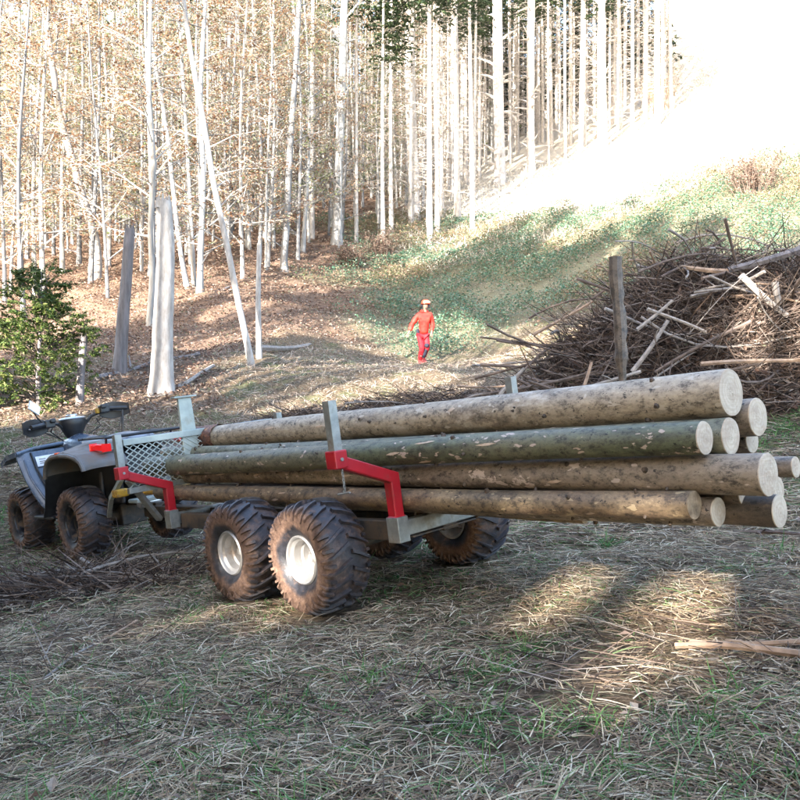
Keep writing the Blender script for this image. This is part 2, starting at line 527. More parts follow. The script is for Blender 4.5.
# ------------------------------------------------------------------ trailer frame (fitted pose)
TH, PITCH, ROLL = 41.896, -4.751, 6.013
P0 = Vector((-0.414, 4.274, -0.787))          # hub of the near rear trailer wheel
t_, p_, r_ = R(TH), R(PITCH), R(ROLL)
U = Vector((-math.sin(t_) * math.cos(p_), math.cos(t_) * math.cos(p_), math.sin(p_)))
v0 = Vector((math.cos(t_), math.sin(t_), 0))
w0 = v0.cross(U)
Vv = v0 * math.cos(r_) + w0 * math.sin(r_)
W = Vv.cross(U)
FR = Matrix(((Vv.x, U.x, W.x, P0.x), (Vv.y, U.y, W.y, P0.y), (Vv.z, U.z, W.z, P0.z), (0, 0, 0, 1)))


def tl(b, a, c): return FR @ Vector((b, a, c))


# ------------------------------------------------------------------ terrain
def pxd(px, py, D): return ((px - 400) / F * D, D, -(py - 400) / F * D)


ctrl = []
for a in (-2.5, 0, 2, 4.5):
    for b in (-0.7, 0.55, 1.8):
        q = tl(b, a, -0.285 + (0.05 if a > 4 else 0))
        ctrl.append(tuple(q))
for X in (-3, 0, 3): ctrl += [(X, 0.5, -1.04 + 0.10 * X), (X, 3, -1.06 + 0.115 * X), (X * 4, -12, -1.4 + 0.1 * X * 4)]
ctrl += [(-6, 6, -1.62), (7, 4, -0.35), (14, 6, 0.9), (-14, 8, -1.4)]
for q in [(160, 470, 10.5), (160, 392, 15), (160, 330, 22), (160, 262, 33), (160, 222, 46), (160, 185, 72), (160, 168, 105),
          (0, 480, 10), (0, 402, 14.5), (0, 355, 20), (0, 290, 30), (0, 240, 45), (0, 198, 72), (0, 178, 105),
          (-200, 402, 15), (-200, 300, 32), (-200, 220, 60), (-200, 180, 100),
          (260, 366, 17), (260, 305, 25), (260, 262, 35), (260, 218, 50), (260, 180, 78), (260, 160, 105),
          (421, 452, 9.5), (421, 408, 15), (421, 364, 23.6), (421, 330, 27.5), (421, 272, 36), (421, 222, 47), (421, 190, 62), (421, 150, 100),
          (560, 430, 9.5), (560, 390, 15), (560, 338, 22), (560, 240, 36), (560, 195, 46), (560, 156, 60), (560, 100, 100),
          (700, 425, 9.5), (700, 370, 14.5), (700, 310, 20), (700, 226, 30), (700, 165, 41), (700, 108, 60), (700, 20, 100),
          (900, 380, 9.5), (900, 280, 20), (900, 185, 30), (900, 135, 41), (900, 80, 60), (900, -50, 100)]:
    ctrl.append(pxd(*q))
ctrl = np.array(ctrl)


class Terrain:
    def __init__(s, pts, lam=0.02):
        s.p = pts[:, :2] / 20.0
        n = len(pts)
        K = s.k(np.linalg.norm(s.p[:, None] - s.p[None], axis=2)) + lam * np.eye(n) * 0.02
        Pm = np.c_[np.ones(n), s.p]
        A = np.block([[K, Pm], [Pm.T, np.zeros((3, 3))]])
        s.c = np.linalg.solve(A, np.r_[pts[:, 2], 0, 0, 0])

    @staticmethod
    def k(r): return np.where(r > 1e-9, r * r * np.log(np.maximum(r, 1e-9)), 0.0)

    def z(s, X, Y):
        X = np.asarray(X, float).ravel(); Y = np.asarray(Y, float).ravel()
        out = np.empty(len(X))
        for i in range(0, len(X), 20000):
            q = np.c_[X[i:i + 20000], Y[i:i + 20000]] / 20.0
            K = s.k(np.linalg.norm(q[:, None] - s.p[None], axis=2))
            out[i:i + 20000] = K @ s.c[:-3] + s.c[-3] + q @ s.c[-2:]
        return out


TR = Terrain(ctrl)


def vnoise(X, Y, sc_, seed=0):
    """cheap value noise, numpy"""
    X = np.asarray(X) * sc_ + seed * 17.3; Y = np.asarray(Y) * sc_ - seed * 9.1
    xi = np.floor(X).astype(int); yi = np.floor(Y).astype(int)
    fx = X - xi; fy = Y - yi
    fx = fx * fx * (3 - 2 * fx); fy = fy * fy * (3 - 2 * fy)

    def h(i, j):
        n_ = (i * 374761393 + j * 668265263 + seed * 1442695) & 0x7fffffff
        n_ = ((n_ ^ (n_ >> 13)) * 1274126177) & 0x7fffffff
        return ((n_ ^ (n_ >> 16)) & 0xffff) / 65535.0
    return (h(xi, yi) * (1 - fx) + h(xi + 1, yi) * fx) * (1 - fy) + (h(xi, yi + 1) * (1 - fx) + h(xi + 1, yi + 1) * fx) * fy


def relief(X, Y):
    d = np.clip(np.asarray(Y) / 10.0, 0.25, 3.0)
    z = (vnoise(X, Y, 1.1, 1) - 0.5) * 0.11 * d + (vnoise(X, Y, 3.1, 2) - 0.5) * 0.07 * np.minimum(d, 1.6) + (vnoise(X, Y, 9, 3) - 0.5) * 0.018
    return z


def ground(X, Y):
    return TR.z(X, Y) + relief(np.asarray(X, float).ravel(), np.asarray(Y, float).ravel())


def gz(x, y): return float(ground([x], [y])[0])


def spot(px, py, lo=4.0, hi=120.0):
    """where the line of sight at a picture position meets the terrain"""
    Ys = np.concatenate([np.arange(lo, 30, 0.05), np.arange(30, hi, 0.25)])
    Xs = (px - 400) / F * Ys
    g = TR.z(Xs, Ys)
    d = g - (-(py - 400) / F * Ys)
    i = np.argmax(d > 0)
    if not d[i] > 0: i = len(Ys) - 1
    return Xs[i], Ys[i], gz(Xs[i], Ys[i])


# picture-independent land cover, in world coordinates (projected bearings only used to shape the patches)
def px_of(X, Y): return 400 + F * X / np.maximum(Y, 0.5)


def cover(X, Y):
    """weights russet, green for points"""
    b = px_of(X, Y) + (vnoise(X, Y, 0.35, 5) - 0.5) * 90
    n = vnoise(X, Y, 0.25, 6) * 6
    russet = np.clip((Y + n - 20 - np.clip((b - 250) / 12.0, -3, 60)) / 3.0, 0, 1) * np.clip((440 - b) / 60, 0, 1)
    green = np.clip((Y + n * 0.8 - (30 - 3)) / 2.0, 0, 1) * np.clip((b - 320) / 50, 0, 1) * np.clip((49 + n * .5 - np.clip((b - 440) / 14.0, 0, 12) - Y) / 3, 0, 1)
    # brambles begin nearer on the right
    green2 = np.clip((Y + n * 0.8 - 21) / 2.0, 0, 1) * np.clip((b - 560) / 60, 0, 1) * np.clip((40 - Y) / 4, 0, 1)
    return russet, np.maximum(green, green2)


def build_ground():
    xs = []
    # graded grid: fine near the camera
    ys = np.concatenate([np.arange(-60, -4, 4.0), np.arange(-4, 1.0, 0.5), np.arange(1.0, 9, 0.06), np.arange(9, 16, 0.14), np.arange(16, 40, 0.4), np.arange(40, 125, 1.5)])
    us = np.concatenate([np.linspace(-6, -1.0, 24), np.linspace(-0.96, 0.96, 200), np.linspace(1.0, 6, 24)])
    Yg, Ug = np.meshgrid(ys, us, indexing='ij')
    Wd = np.maximum(np.abs(Yg), 6) * 0.62 + 1.0
    Xg = Ug * Wd
    Z = ground(Xg, Yg).reshape(Xg.shape)
    ny, nx = Xg.shape
    V = np.stack([Xg, Yg, Z], -1).reshape(-1, 3)
    i = np.arange((ny - 1) * nx).reshape(ny - 1, nx)[:, :-1].ravel()
    Fq = np.stack([i, i + 1, i + nx + 1, i + nx], -1)
    me = mesh_np('ground', V, Fq, True)
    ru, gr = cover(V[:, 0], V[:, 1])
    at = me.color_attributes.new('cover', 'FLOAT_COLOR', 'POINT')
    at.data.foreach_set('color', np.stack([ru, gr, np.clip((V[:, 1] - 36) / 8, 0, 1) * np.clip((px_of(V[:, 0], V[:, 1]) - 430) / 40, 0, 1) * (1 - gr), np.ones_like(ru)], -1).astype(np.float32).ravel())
    m, nt, bs = new_mat('ground_litter')
    ca = nt.nodes.new('ShaderNodeAttribute'); ca.attribute_name = 'cover'
    sp = nt.nodes.new('ShaderNodeSeparateColor'); nt.links.new(ca.outputs['Color'], sp.inputs[0])
    n1 = noise_node(nt, 1.3, 8, 0.7); n2 = noise_node(nt, 24, 8, 0.75); n3 = noise_node(nt, 0.6, 5, 0.6)
    base = ramp(nt, n2.outputs[0], [(0.35, (0.032, 0.023, 0.016)), (0.5, (0.11, 0.08, 0.052)), (0.66, (0.25, 0.19, 0.125))]).outputs[0]
    gr_ = ramp(nt, n2.outputs[0], [(0.3, (0.025, 0.045, 0.015)), (0.7, (0.12, 0.16, 0.06))]).outputs[0]
    msk = ramp(nt, n1.outputs[0], [(0.52, 0.0), (0.66, 0.7)]).outputs[0]
    base = mix(nt, msk, base, gr_)
    rus = ramp(nt, n2.outputs[0], [(0.3, (0.05, 0.033, 0.024)), (0.5, (0.13, 0.085, 0.06)), (0.7, (0.23, 0.175, 0.13))]).outputs[0]
    base = mix(nt, sp.outputs[0], base, rus)
    grn = ramp(nt, n2.outputs[0], [(0.3, (0.05, 0.055, 0.035)), (0.55, (0.15, 0.14, 0.09)), (0.75, (0.24, 0.20, 0.14))]).outputs[0]
    base = mix(nt, sp.outputs[1], base, grn)
    bnk = ramp(nt, n2.outputs[0], [(0.3, (0.26, 0.22, 0.17)), (0.7, (0.46, 0.42, 0.35))]).outputs[0]  # pale bank tone stands in for overexposed sunlight on the ground
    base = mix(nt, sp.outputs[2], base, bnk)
    nt.links.new(base, bs.inputs['Base Color'])
    bs.inputs['Roughness'].default_value = 0.95
    bs.inputs['Specular IOR Level'].default_value = 0.1
    bump(nt, bs, n2.outputs[0], 0.8, 0.03)
    me.materials.append(m)
    o = link('ground', me)
    tag(o, kind='structure')


build_ground()


# ------------------------------------------------------------------ scattered strands and leaves (numpy)
def strands(name, base, dirs, length, width, droop, mat, seg=3, twist=None):
    """base (n,3), dirs (n,3) unit; flat tapering strands bending down by droop"""
    n = len(base)
    t = np.linspace(0, 1, seg + 1)
    side = np.cross(dirs, np.array([0, 0, 1.0]))
    side += rng.normal(0, 0.35, side.shape)
    side /= np.linalg.norm(side, axis=1, keepdims=True) + 1e-9
    bend = rng.normal(0, 1, (n, 3)); bend[:, 2] = 0
    P = base[:, None] + dirs[:, None] * (t[None, :, None] * length[:, None, None])
    P = P + bend[:, None] * ((t ** 2)[None, :, None] * (length * 0.12)[:, None, None])
    P[:, :, 2] -= (t ** 2)[None] * (droop * length)[:, None]
    wd = (width[:, None] * (1 - 0.75 * t[None] ** 1.5))[:, :, None]
    L = P - side[:, None] * wd / 2
    Rr = P + side[:, None] * wd / 2
    V = np.stack([L, Rr], 2).reshape(-1, 3)
    k = 2 * (seg + 1)
    b0 = (np.arange(n) * k)[:, None] + 2 * np.arange(seg)[None]
    Fq = np.stack([b0, b0 + 1, b0 + 3, b0 + 2], -1).reshape(-1, 4)
    me = mesh_np(name, V, Fq)
    me.materials.append(mat)
    return me


def quads(name, c, nrm, size, mat, aspect=1.6, fold=0.25):
    """leaf: two triangles folded on the midrib"""
    n = len(c)
    nrm = nrm / (np.linalg.norm(nrm, axis=1, keepdims=True) + 1e-9)
    r1 = rng.normal(0, 1, (n, 3))
    a = np.cross(nrm, r1); a /= np.linalg.norm(a, axis=1, keepdims=True) + 1e-9
    b = np.cross(nrm, a)
    s = size[:, None]
    V = np.stack([c - a * s * aspect / 2, c - b * s / 2 + nrm * s * fold, c + a * s * aspect / 2, c + b * s / 2 + nrm * s * fold], 1).reshape(-1, 3)
    i = np.arange(n) * 4
    Ft = np.concatenate([np.stack([i, i + 1, i + 2], -1), np.stack([i, i + 2, i + 3], -1)])
    me = mesh_np(name, V, Ft)
    me.materials.append(mat)
    return me


def prisms(name, p, q, r0, r1, mat):
    """three-sided sticks from p to q"""
    n = len(p)
    d = q - p
    d /= np.linalg.norm(d, axis=1, keepdims=True) + 1e-9
    ref = rng.normal(0, 1, (n, 3))
    s = np.cross(d, ref); s /= np.linalg.norm(s, axis=1, keepdims=True) + 1e-9
    t = np.cross(d, s)
    V = []
    for e, rr in ((p, r0), (q, r1)):
        for k in range(3):
            a = 2 * math.pi * k / 3
            V.append(e + (s * math.cos(a) + t * math.sin(a)) * rr[:, None])
    V = np.stack(V, 1).reshape(-1, 3)
    i = np.arange(n)[:, None] * 6
    Fq = np.concatenate([np.hstack([i + k, i + (k + 1) % 3, i + 3 + (k + 1) % 3, i + 3 + k]) for k in range(3)])
    me = mesh_np(name, V, Fq)
    me.materials.append(mat)
    return me


def fan(n, y0, y1, half=0.56, power=1.0, x_extra=0.4):
    """points in the viewed wedge between two distances"""
    Y = y0 + (y1 - y0) * rng.random(n) ** power
    X = (rng.random(n) * 2 - 1) * (Y * half + x_extra)
    return X, Y


def flat_dirs(n, up=0.25, main=None, spread=math.pi):
    a = rng.random(n) * 2 * math.pi if main is None else main + rng.normal(0, spread, n)
    e = np.abs(rng.normal(0, up, n))
    return np.stack([np.cos(a) * np.cos(e), np.sin(a) * np.cos(e), np.sin(e)], -1)


def in_wheels(X, Y, pad=0.0):
    """mask of points under trailer or quad wheels"""
    inv = FR.inverted()
    A = np.array(inv)
    loc = np.c_[X, Y, TR.z(X, Y), np.ones(len(X))] @ A.T
    m_ = np.zeros(len(X), bool)
    for b, a in ((0, 0), (0, .687), (1.06, 0), (1.06, .687), (.16, 3.44), (.16, 4.72), (.94, 3.44), (.94, 4.72)):
        m_ |= (np.abs(loc[:, 0] - b) < .15 + pad) & (np.abs(loc[:, 1] - a) < .16 + pad)
    return m_


def near_litter():
    # matted straw in the foreground
    for nm, n, y0, y1, ln, wd, pw in (('dry_straw', 130000, 1.6, 5.0, 0.115, 0.0034, 1.0), ('dry_straw', 110000, 5.0, 11.0, 0.16, 0.0062, 1.1)):
        X, Y = fan(n, y0, y1, power=pw)
        k = vnoise(X, Y, 1.6, 11) * 0.6 + vnoise(X, Y, 5, 12) * 0.4
        keep = (rng.random(n) < np.clip(k * 2.8 - 0.6, 0.22, 1)) & ~in_wheels(X, Y, 0.05)
        X, Y = X[keep], Y[keep]; n = len(X)
        Z = ground(X, Y) + rng.random(n) * (0.015 + 0.045 * vnoise(X, Y, 2.3, 14))
        main = 0.25 + (vnoise(X, Y, 0.9, 13) - 0.5) * 4
        d = flat_dirs(n, 0.15, main, 0.9)
        L = ln * (0.4 + rng.random(n) * 1.1)
        me = strands(nm, np.c_[X, Y, Z], d, L, wd * (0.6 + rng.random(n)), 0.1 + rng.random(n) * 0.15, M['straw'])
        tag(link(nm, me), 'matted dry straw and old grass covering the ground in front of the trailer' if y0 < 2 else 'dry straw and dead grass on the ground around and behind the trailer', 'straw', kind='stuff')
    # green tufts
    tx, ty = fan(900, 1.7, 12)
    g = vnoise(tx, ty, 0.7, 21)
    sel = g > 0.40
    tx, ty = tx[sel], ty[sel]
    extra = [(spot(500, 675, 2)[:2]), (spot(465, 690, 2)[:2]), (spot(525, 650, 2)[:2]), (spot(30, 640, 2)[:2]), (spot(745, 575, 2)[:2]), (spot(22, 505, 4)[:2]), (spot(440, 556, 4)[:2]), (spot(610, 545, 4)[:2]), (spot(730, 700, 2)[:2]), (spot(775, 560, 2)[:2]), (spot(490, 720, 2)[:2]),
             (spot(770, 425, 4)[:2]), (spot(780, 432, 4)[:2]), (spot(760, 430, 4)[:2])] * 2
    tx = np.r_[tx, [e[0] for e in extra]]; ty = np.r_[ty, [e[1] for e in extra]]
    nb = 40
    X = np.repeat(tx, nb) + rng.normal(0, 0.05, len(tx) * nb); Y = np.repeat(ty, nb) + rng.normal(0, 0.05, len(tx) * nb)
    keep = ~in_wheels(X, Y, 0.06)
    X, Y = X[keep], Y[keep]; n = len(X)
    d = flat_dirs(n, 0.7)
    me = strands('grass', np.c_[X, Y, ground(X, Y)], d, 0.07 + rng.random(n) * 0.11, 0.003 + Y * 0.0006, 0.15 + rng.random(n) * 0.5, M['grass'])
    tag(link('grass', me), 'green grass tufts coming up through the dead straw', 'grass', kind='stuff')
    # short green growth everywhere thin
    X, Y = fan(110000, 1.7, 13)
    g = vnoise(X, Y, 0.8, 22)
    sel = (rng.random(len(X)) < np.clip(g * 2 - 0.7, 0, 1)) & ~in_wheels(X, Y, 0.04)
    X, Y = X[sel], Y[sel]; n = len(X)
    me = strands('grass', np.c_[X, Y, ground(X, Y)], flat_dirs(n, 0.6), 0.03 + rng.random(n) * 0.06, 0.003 + Y * 0.0007, 0.3 + rng.random(n) * 0.3, M['grass'], seg=2)
    tag(link('grass', me), 'thin short green grass scattered over the shaded clearing', 'grass', kind='stuff')
    # fine twigs
    X, Y = fan(6500, 2.6, 13)
    sel = vnoise(X, Y, 0.6, 31) > 0.35
    X, Y = X[sel], Y[sel]; n = len(X)
    p = np.c_[X, Y, ground(X, Y) + 0.01 + rng.random(n) * 0.03]
    q = p + flat_dirs(n, 0.15) * (0.08 + rng.random(n) * 0.3)[:, None]
    r0 = 0.001 + rng.random(n) * 0.002 + Y * .00012
    tag(link('fallen_twigs', prisms('fallen_twigs', p, q, r0, r0 * 0.5, M['twig'])), 'loose thin grey twigs strewn over the straw', 'twigs', kind='stuff')
    # a few dead leaves
    X, Y = fan(420, 1.7, 13); n = len(X)
    me = quads('dead_leaves', np.c_[X, Y, ground(X, Y) + 0.035], np.c_[rng.normal(0, .4, (n, 2)), np.ones(n)], 0.014 + rng.random(n) * 0.02, M['russet'])
    tag(link('dead_leaves', me), 'single russet dead leaves lying among the straw', 'leaves', kind='stuff')


near_litter()


def mid_cover():
    # pale dead grass of the middle slope
    X, Y = fan(190000, 10, 36, power=1.2, half=0.55)
    ru, gr = cover(X, Y)
    sel = rng.random(len(X)) > np.maximum(ru * 0.85, gr * 0.5)
    X, Y = X[sel], Y[sel]; n = len(X)
    me = strands('dead_grass', np.c_[X, Y, ground(X, Y)], flat_dirs(n, 0.45), 0.08 + rng.random(n) * 0.14, 0.003 + Y * 0.00055, 0.2 + rng.random(n) * 0.3, M['palegrass'], seg=2)
    tag(link('dead_grass', me), 'pale dead grass covering the slope behind the trailer', 'grass', kind='stuff')
    # sunlit tall dead grass on the upper bank
    X, Y = fan(130000, 36, 105, half=0.6, power=1.3)
    b = px_of(X, Y)
    sel = (b > 400) & ((Y < 60) | (b > 640))
    X, Y = X[sel], Y[sel]; n = len(X)
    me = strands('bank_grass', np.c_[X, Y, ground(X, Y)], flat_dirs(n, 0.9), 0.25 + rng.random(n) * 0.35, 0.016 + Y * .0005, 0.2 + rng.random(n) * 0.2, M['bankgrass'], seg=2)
    tag(link('bank_grass', me), 'tall dry grass coloured pale for sun glare on the bank at the wood edge', 'grass', kind='stuff')
    # russet leaf litter
    X, Y = fan(170000, 12, 60, half=0.56, power=1.3)
    ru, gr = cover(X, Y)
    sel = rng.random(len(X)) < ru
    X, Y = X[sel], Y[sel]; n = len(X)
    me = quads('leaf_litter', np.c_[X, Y, ground(X, Y) + 0.03 + rng.random(n) * .05], np.c_[rng.normal(0, .5, (n, 2)), np.ones(n)], 0.022 + rng.random(n) * 0.022 + Y * 0.0009, M['russet'])
    tag(link('leaf_litter', me), 'russet leaf litter covering the floor of the left wood', 'leaves', kind='stuff')
    # brambles
    X, Y = fan(520000, 19, 52, half=0.6)
    ru, gr = cover(X, Y)
    mound = vnoise(X, Y, 0.9, 41) * 0.55 + vnoise(X, Y, 2.6, 42) * 0.45
    sel = rng.random(len(X)) < gr * np.clip(mound * 3.2 - 0.95, 0.03, 1)
    X, Y, mound = X[sel], Y[sel], mound[sel]; n = len(X)
    hgt = (0.15 + 0.65 * mound) * np.sqrt(rng.random(n))
    yel = vnoise(X, Y, 0.3, 43) + rng.normal(0, .08, n) > 0.62
    c = np.c_[X, Y, ground(X, Y) + hgt]
    nr = np.c_[rng.normal(0, .7, (n, 2)), np.ones(n)]
    sz = 0.024 + rng.random(n) * 0.030 + Y * 0.0007
    tag(link('bramble_cover', quads('bramble_cover', c[~yel], nr[~yel], sz[~yel], M['bramble'], 1.3)), 'blue green bramble thicket covering the slope above the walker', 'brambles', kind='stuff')
    tag(link('faded_bramble_cover', quads('faded_bramble_cover', c[yel], nr[yel], sz[yel], M['bramble_yel'], 1.3)), 'yellowed and reddish patches of bramble on the slope', 'brambles', kind='stuff')


mid_cover()


# ------------------------------------------------------------------ logs
def make_log(label, mat, pr, pl, dr, dl, mats_end=('ring', 'ring'), bend=0.020, seed=1, collar=False, knots=9, scrapes=4, name='log', group='logs loaded on the trailer', nseg=90):
    """pr, pl: centre of the right and left ends (b, a, c) in the trailer frame, dr, dl diameters"""
    A, B = tl(*pr), tl(*pl)
    mid = (A + B) / 2
    d = (B - A).normalized()
    L = (B - A).length
    xax = d.cross(Vector((0, 0, 1))).normalized()
    zax = xax.cross(d)
    mw = Matrix(((xax.x, d.x, zax.x, mid.x), (xax.y, d.y, zax.y, mid.y), (xax.z, d.z, zax.z, mid.z), (0, 0, 0, 1)))
    root = empty(name, mw=mw)
    tag(root, label, 'log', group)
    n = 28
    ph = seed * 1.7

    def axis(t):
        s = math.sin(math.pi * t)
        return Vector((bend * s * math.sin(ph) + 0.004 * math.sin(9 * t + ph), (t - 0.5) * L, bend * s * math.cos(ph) + 0.004 * math.cos(7 * t + ph)))

    def rad(t): return (dr + (dl - dr) * t) / 2

    def surf(t, a, off=0.0):
        c = axis(t)
        r_ = rad(t)
        q = Vector((math.cos(a) * 1.6, t * L * 1.5, math.sin(a) * 1.6 + seed * 7))
        r_ *= 1 + 0.035 * mnoise.noise(q) + 0.018 * mnoise.noise(q * 3.5) + 0.010 * mnoise.noise(q * 11)
        r_ += off
        return c + Vector((math.cos(a) * r_, 0, math.sin(a) * r_))

    mb = MB()
    rings = [[surf(i / nseg, 2 * math.pi * k / n) for k in range(n)] for i in range(nseg + 1)]
    mb.loft(rings, caps=False)
    mb.build('bark', mat, root, smooth=True)
    for t, e, sg in ((0.0, mats_end[0], -1), (1.0, mats_end[1], 1)):
        if e is None: continue
        eb = MB()
        cc = axis(t)
        ringsE = []
        for fr, off in ((1.0, 0.0), (0.985, 0.004), (0.7, 0.005), (0.35, 0.0045), (0.05, 0.0055)):
            rg = []
            for k in range(n):
                s = surf(t, 2 * math.pi * k / n) - cc
                jit = 0.0012 * mnoise.noise(Vector((k * 1.3, fr * 9, seed)))
                p = cc + s * fr * (0.999) + Vector((0, sg * (off + jit), 0))
                rg.append(p)
            ringsE.append(rg)
        if sg < 0: ringsE = [list(reversed(r2)) for r2 in ringsE]
        eb.loft(ringsE, caps=False)
        eb.add([ringsE[-1][k] for k in range(n)], [tuple(range(n))])
        eb.build('cut_end', M[e], root, smooth=False)
    rs = random.Random(seed)
    for _ in range(int(knots * 1.7)):
        t = rs.uniform(0.04, 0.96); a = rs.uniform(math.pi * 0.35, math.pi * 1.75)
        p = surf(t, a); o_ = (p - axis(t)).normalized()
        kb = MB()
        r0 = rs.uniform(0.004, 0.011)
        kb.tube([p - o_ * 0.01, p + o_ * 0.004, p + o_ * rs.uniform(0.008, 0.016)], [r0 * 1.6, r0, r0 * 0.75], 7)
        kb.build('knot', M['knot'], root, smooth=True)
    for _ in range(scrapes):
        t = rs.uniform(0.05, 0.95); a = rs.uniform(math.pi * 0.5, math.pi * 1.3)
        dt = rs.uniform(0.012, 0.035) / L; da = rs.uniform(0.08, 0.2)
        sb = MB()
        tt, aa = 5, 5
        rr_ = []
        for i in range(tt):
            row = []
            for j in range(aa):
                wj = 1 - 0.5 * abs(i - 2) / 2 * rs.uniform(0.6, 1.4)
                row.append(surf(t + (i - 2) / 2 * dt * 1.4 + (j - 2) * dt * 0.3, a + (j - 2) / 2 * da * wj, 0.0022))
            rr_.append(row)
        sb.loft(rr_, caps=False, closed=False)
        sb.build('bare_patch', M['peel'], root, smooth=True)
    if collar:
        cb = MB()
        cr = []
        for i in range(14):
            t = 1.004 - (0.34 * (1 - i / 13)) / L
            cr.append([surf(t + 0.012 / L * mnoise.noise(Vector((k, seed, 3))) * (5 if i == 0 else 0), 2 * math.pi * k / n, 0.008 + 0.008 * mnoise.noise(Vector((k * .6, i * .8, 5)))) for k in range(n)])
        cb.loft(cr, caps=False)
        cb.build('bark_collar', M['bark_red'], root, smooth=True)
    return root


make_log('thick pale tan top log with a red resinous bark collar at its left end', M['bark_pale'], (.55, -1.99, .599), (.60, 2.16, .628), .180, .160, seed=1, collar=True, knots=12, scrapes=3)
make_log('grey green log under the pale top log, ending just right of the moss green one', M['bark_greengrey'], (.47, -2.01, .447), (.47, 2.45, .545), .137, .098, seed=2, knots=14)
make_log('moss green log held by the red stake arm, pointed at its left end', M['bark_green'], (.33, -1.985, .455), (.28, 2.33, .464), .120, .145, seed=3, knots=12, scrapes=7)
make_log('long grey brown log with a large pale sawn end, below the green log', M['bark_brown'], (.37, -2.175, .310), (.37, 2.13, .368), .150, .090, seed=4, knots=10, scrapes=5)
make_log('short yellow tan lowest front log with a dark weathered end', M['bark_tan'], (.28, -1.935, .226), (.28, 2.24, .285), .102, .108, ('end_dark', 'ring'), seed=5, knots=16, scrapes=5)
make_log('bottom log with a round white sawn end just right of the dark-ended tan log', M['bark_brown'], (.385, -1.97, .182), (.39, 2.2, .255), .107, .09, seed=6)
make_log('dark barked bottom log reaching furthest right, lowest sawn end of the load', M['bark_dark'], (.50, -2.14, .158), (.50, 2.1, .245), .120, .10, seed=7)
make_log('inner log showing only the lower half of its sawn end beneath the big brown log', M['bark_dark'], (.475, -2.03, .233), (.52, 2.0, .345), .100, .085, seed=8)
make_log('far side log with a tall pale sawn end right behind the top log end', M['bark_brown'], (.70, -2.01, .490), (.78, 1.6, .52), .148, .11, seed=9)
make_log('slim far side log with its narrow sawn end under the tall pale one', M['bark_brown'], (.80, -1.93, .386), (.86, 1.6, .43), .100, .08, seed=10)
make_log('thin brown log at the far right of the load with a small round end', M['bark_brown'], (.85, -2.065, .263), (.78, 1.6, .30), .084, .08, seed=11)
make_log('hidden inner log whose end peeks out beneath the thin far right log', M['bark_brown'], (.66, -2.07, .212), (.66, 1.7, .26), .094, .08, seed=12)
make_log('thin yellowish pole under the load with its small cut end behind the far wheel', M['bark_tan'], (.45, -1.33, .128), (.62, 1.0, .205), .040, .035, seed=13, knots=3, scrapes=1, bend=0.02, name='thin_pole', nseg=50)

# ------------------------------------------------------------------ trailer
TRL = empty('log_trailer', mw=FR)
tag(TRL, 'four wheeled log trailer with red stake arms and mud caked tyres, loaded with logs', 'trailer')


def tyre_mesh(Ro, hw, rim_r, nl=22):
    mb = MB()
    rt = Ro - 0.020
    prof = [(rim_r, -hw * .62), (rim_r + .012, -hw * .80), (rim_r + .05, -hw * .97), (rt - .06, -hw), (rt - .028, -hw * .93), (rt - .008, -hw * .74), (rt, -hw * .4), (rt + .002, 0),
            (rt, hw * .4), (rt - .008, hw * .74), (rt - .028, hw * .93), (rt - .06, hw), (rim_r + .05, hw * .97), (rim_r + .012, hw * .80), (rim_r, hw * .62)]
    mb.lathe(prof, 64, 'x')
    # curved angled lugs wrapping over both shoulders
    path = [(0.03, 0.0, rt), (0.30, 0.055, rt), (0.58, 0.125, rt - .003), (0.80, 0.18, rt - .012), (0.95, 0.215, rt - .030), (1.015, 0.235, rt - .062)]
    rs = random.Random(3)
    for sgn in (-1, 1):
        for k in range(nl):
            a0 = 2 * math.pi * (k + (0.5 if sgn > 0 else 0)) / nl
            rings = []
            hgt = 0.021 * rs.uniform(0.85, 1.1)
            for j, (bf, da, rr) in enumerate(path):
                hw_a = (0.043 if j % 2 == 0 else 0.040) * (1 - 0.10 * j)
                ring = []
                nx = 0 if j < 4 else (0.45 if j == 4 else 0.8)
                hr = hgt * (1 if j < 4 else (0.85 if j == 4 else .35))
                for da2, h in ((-hw_a, -.012), (-hw_a * .72, hr), (hw_a * .72, hr), (hw_a, -.012)):
                    ang = a0 + da + da2
                    hh = h
                    r2 = rr + hh * (1 - nx * .6)
                    x = sgn * (bf * hw + hh * nx)
                    ring.append((x, r2 * math.cos(ang), r2 * math.sin(ang)))
                rings.append(ring)
            mb.loft(rings)
            # small side block between the big lugs
            if k % 1 == 0:
                am = a0 + 2 * math.pi / nl * 0.5 + .19
                rr2 = []
                for bf, rr, w_ in ((0.70, rt - .006, .045), (0.88, rt - .020, .042), (0.99, rt - .042, .034)):
                    ring = []
                    for da2, h in ((-w_, -.01), (-w_ * .7, .014), (w_ * .7, .014), (w_, -.01)):
                        ring.append((sgn * (bf * hw + (h * .5 if bf > .8 else 0)), (rr + h) * math.cos(am + da2), (rr + h) * math.sin(am + da2)))
                    rr2.append(ring)
                mb.loft(rr2)
    return mb.mesh('tyre', True)


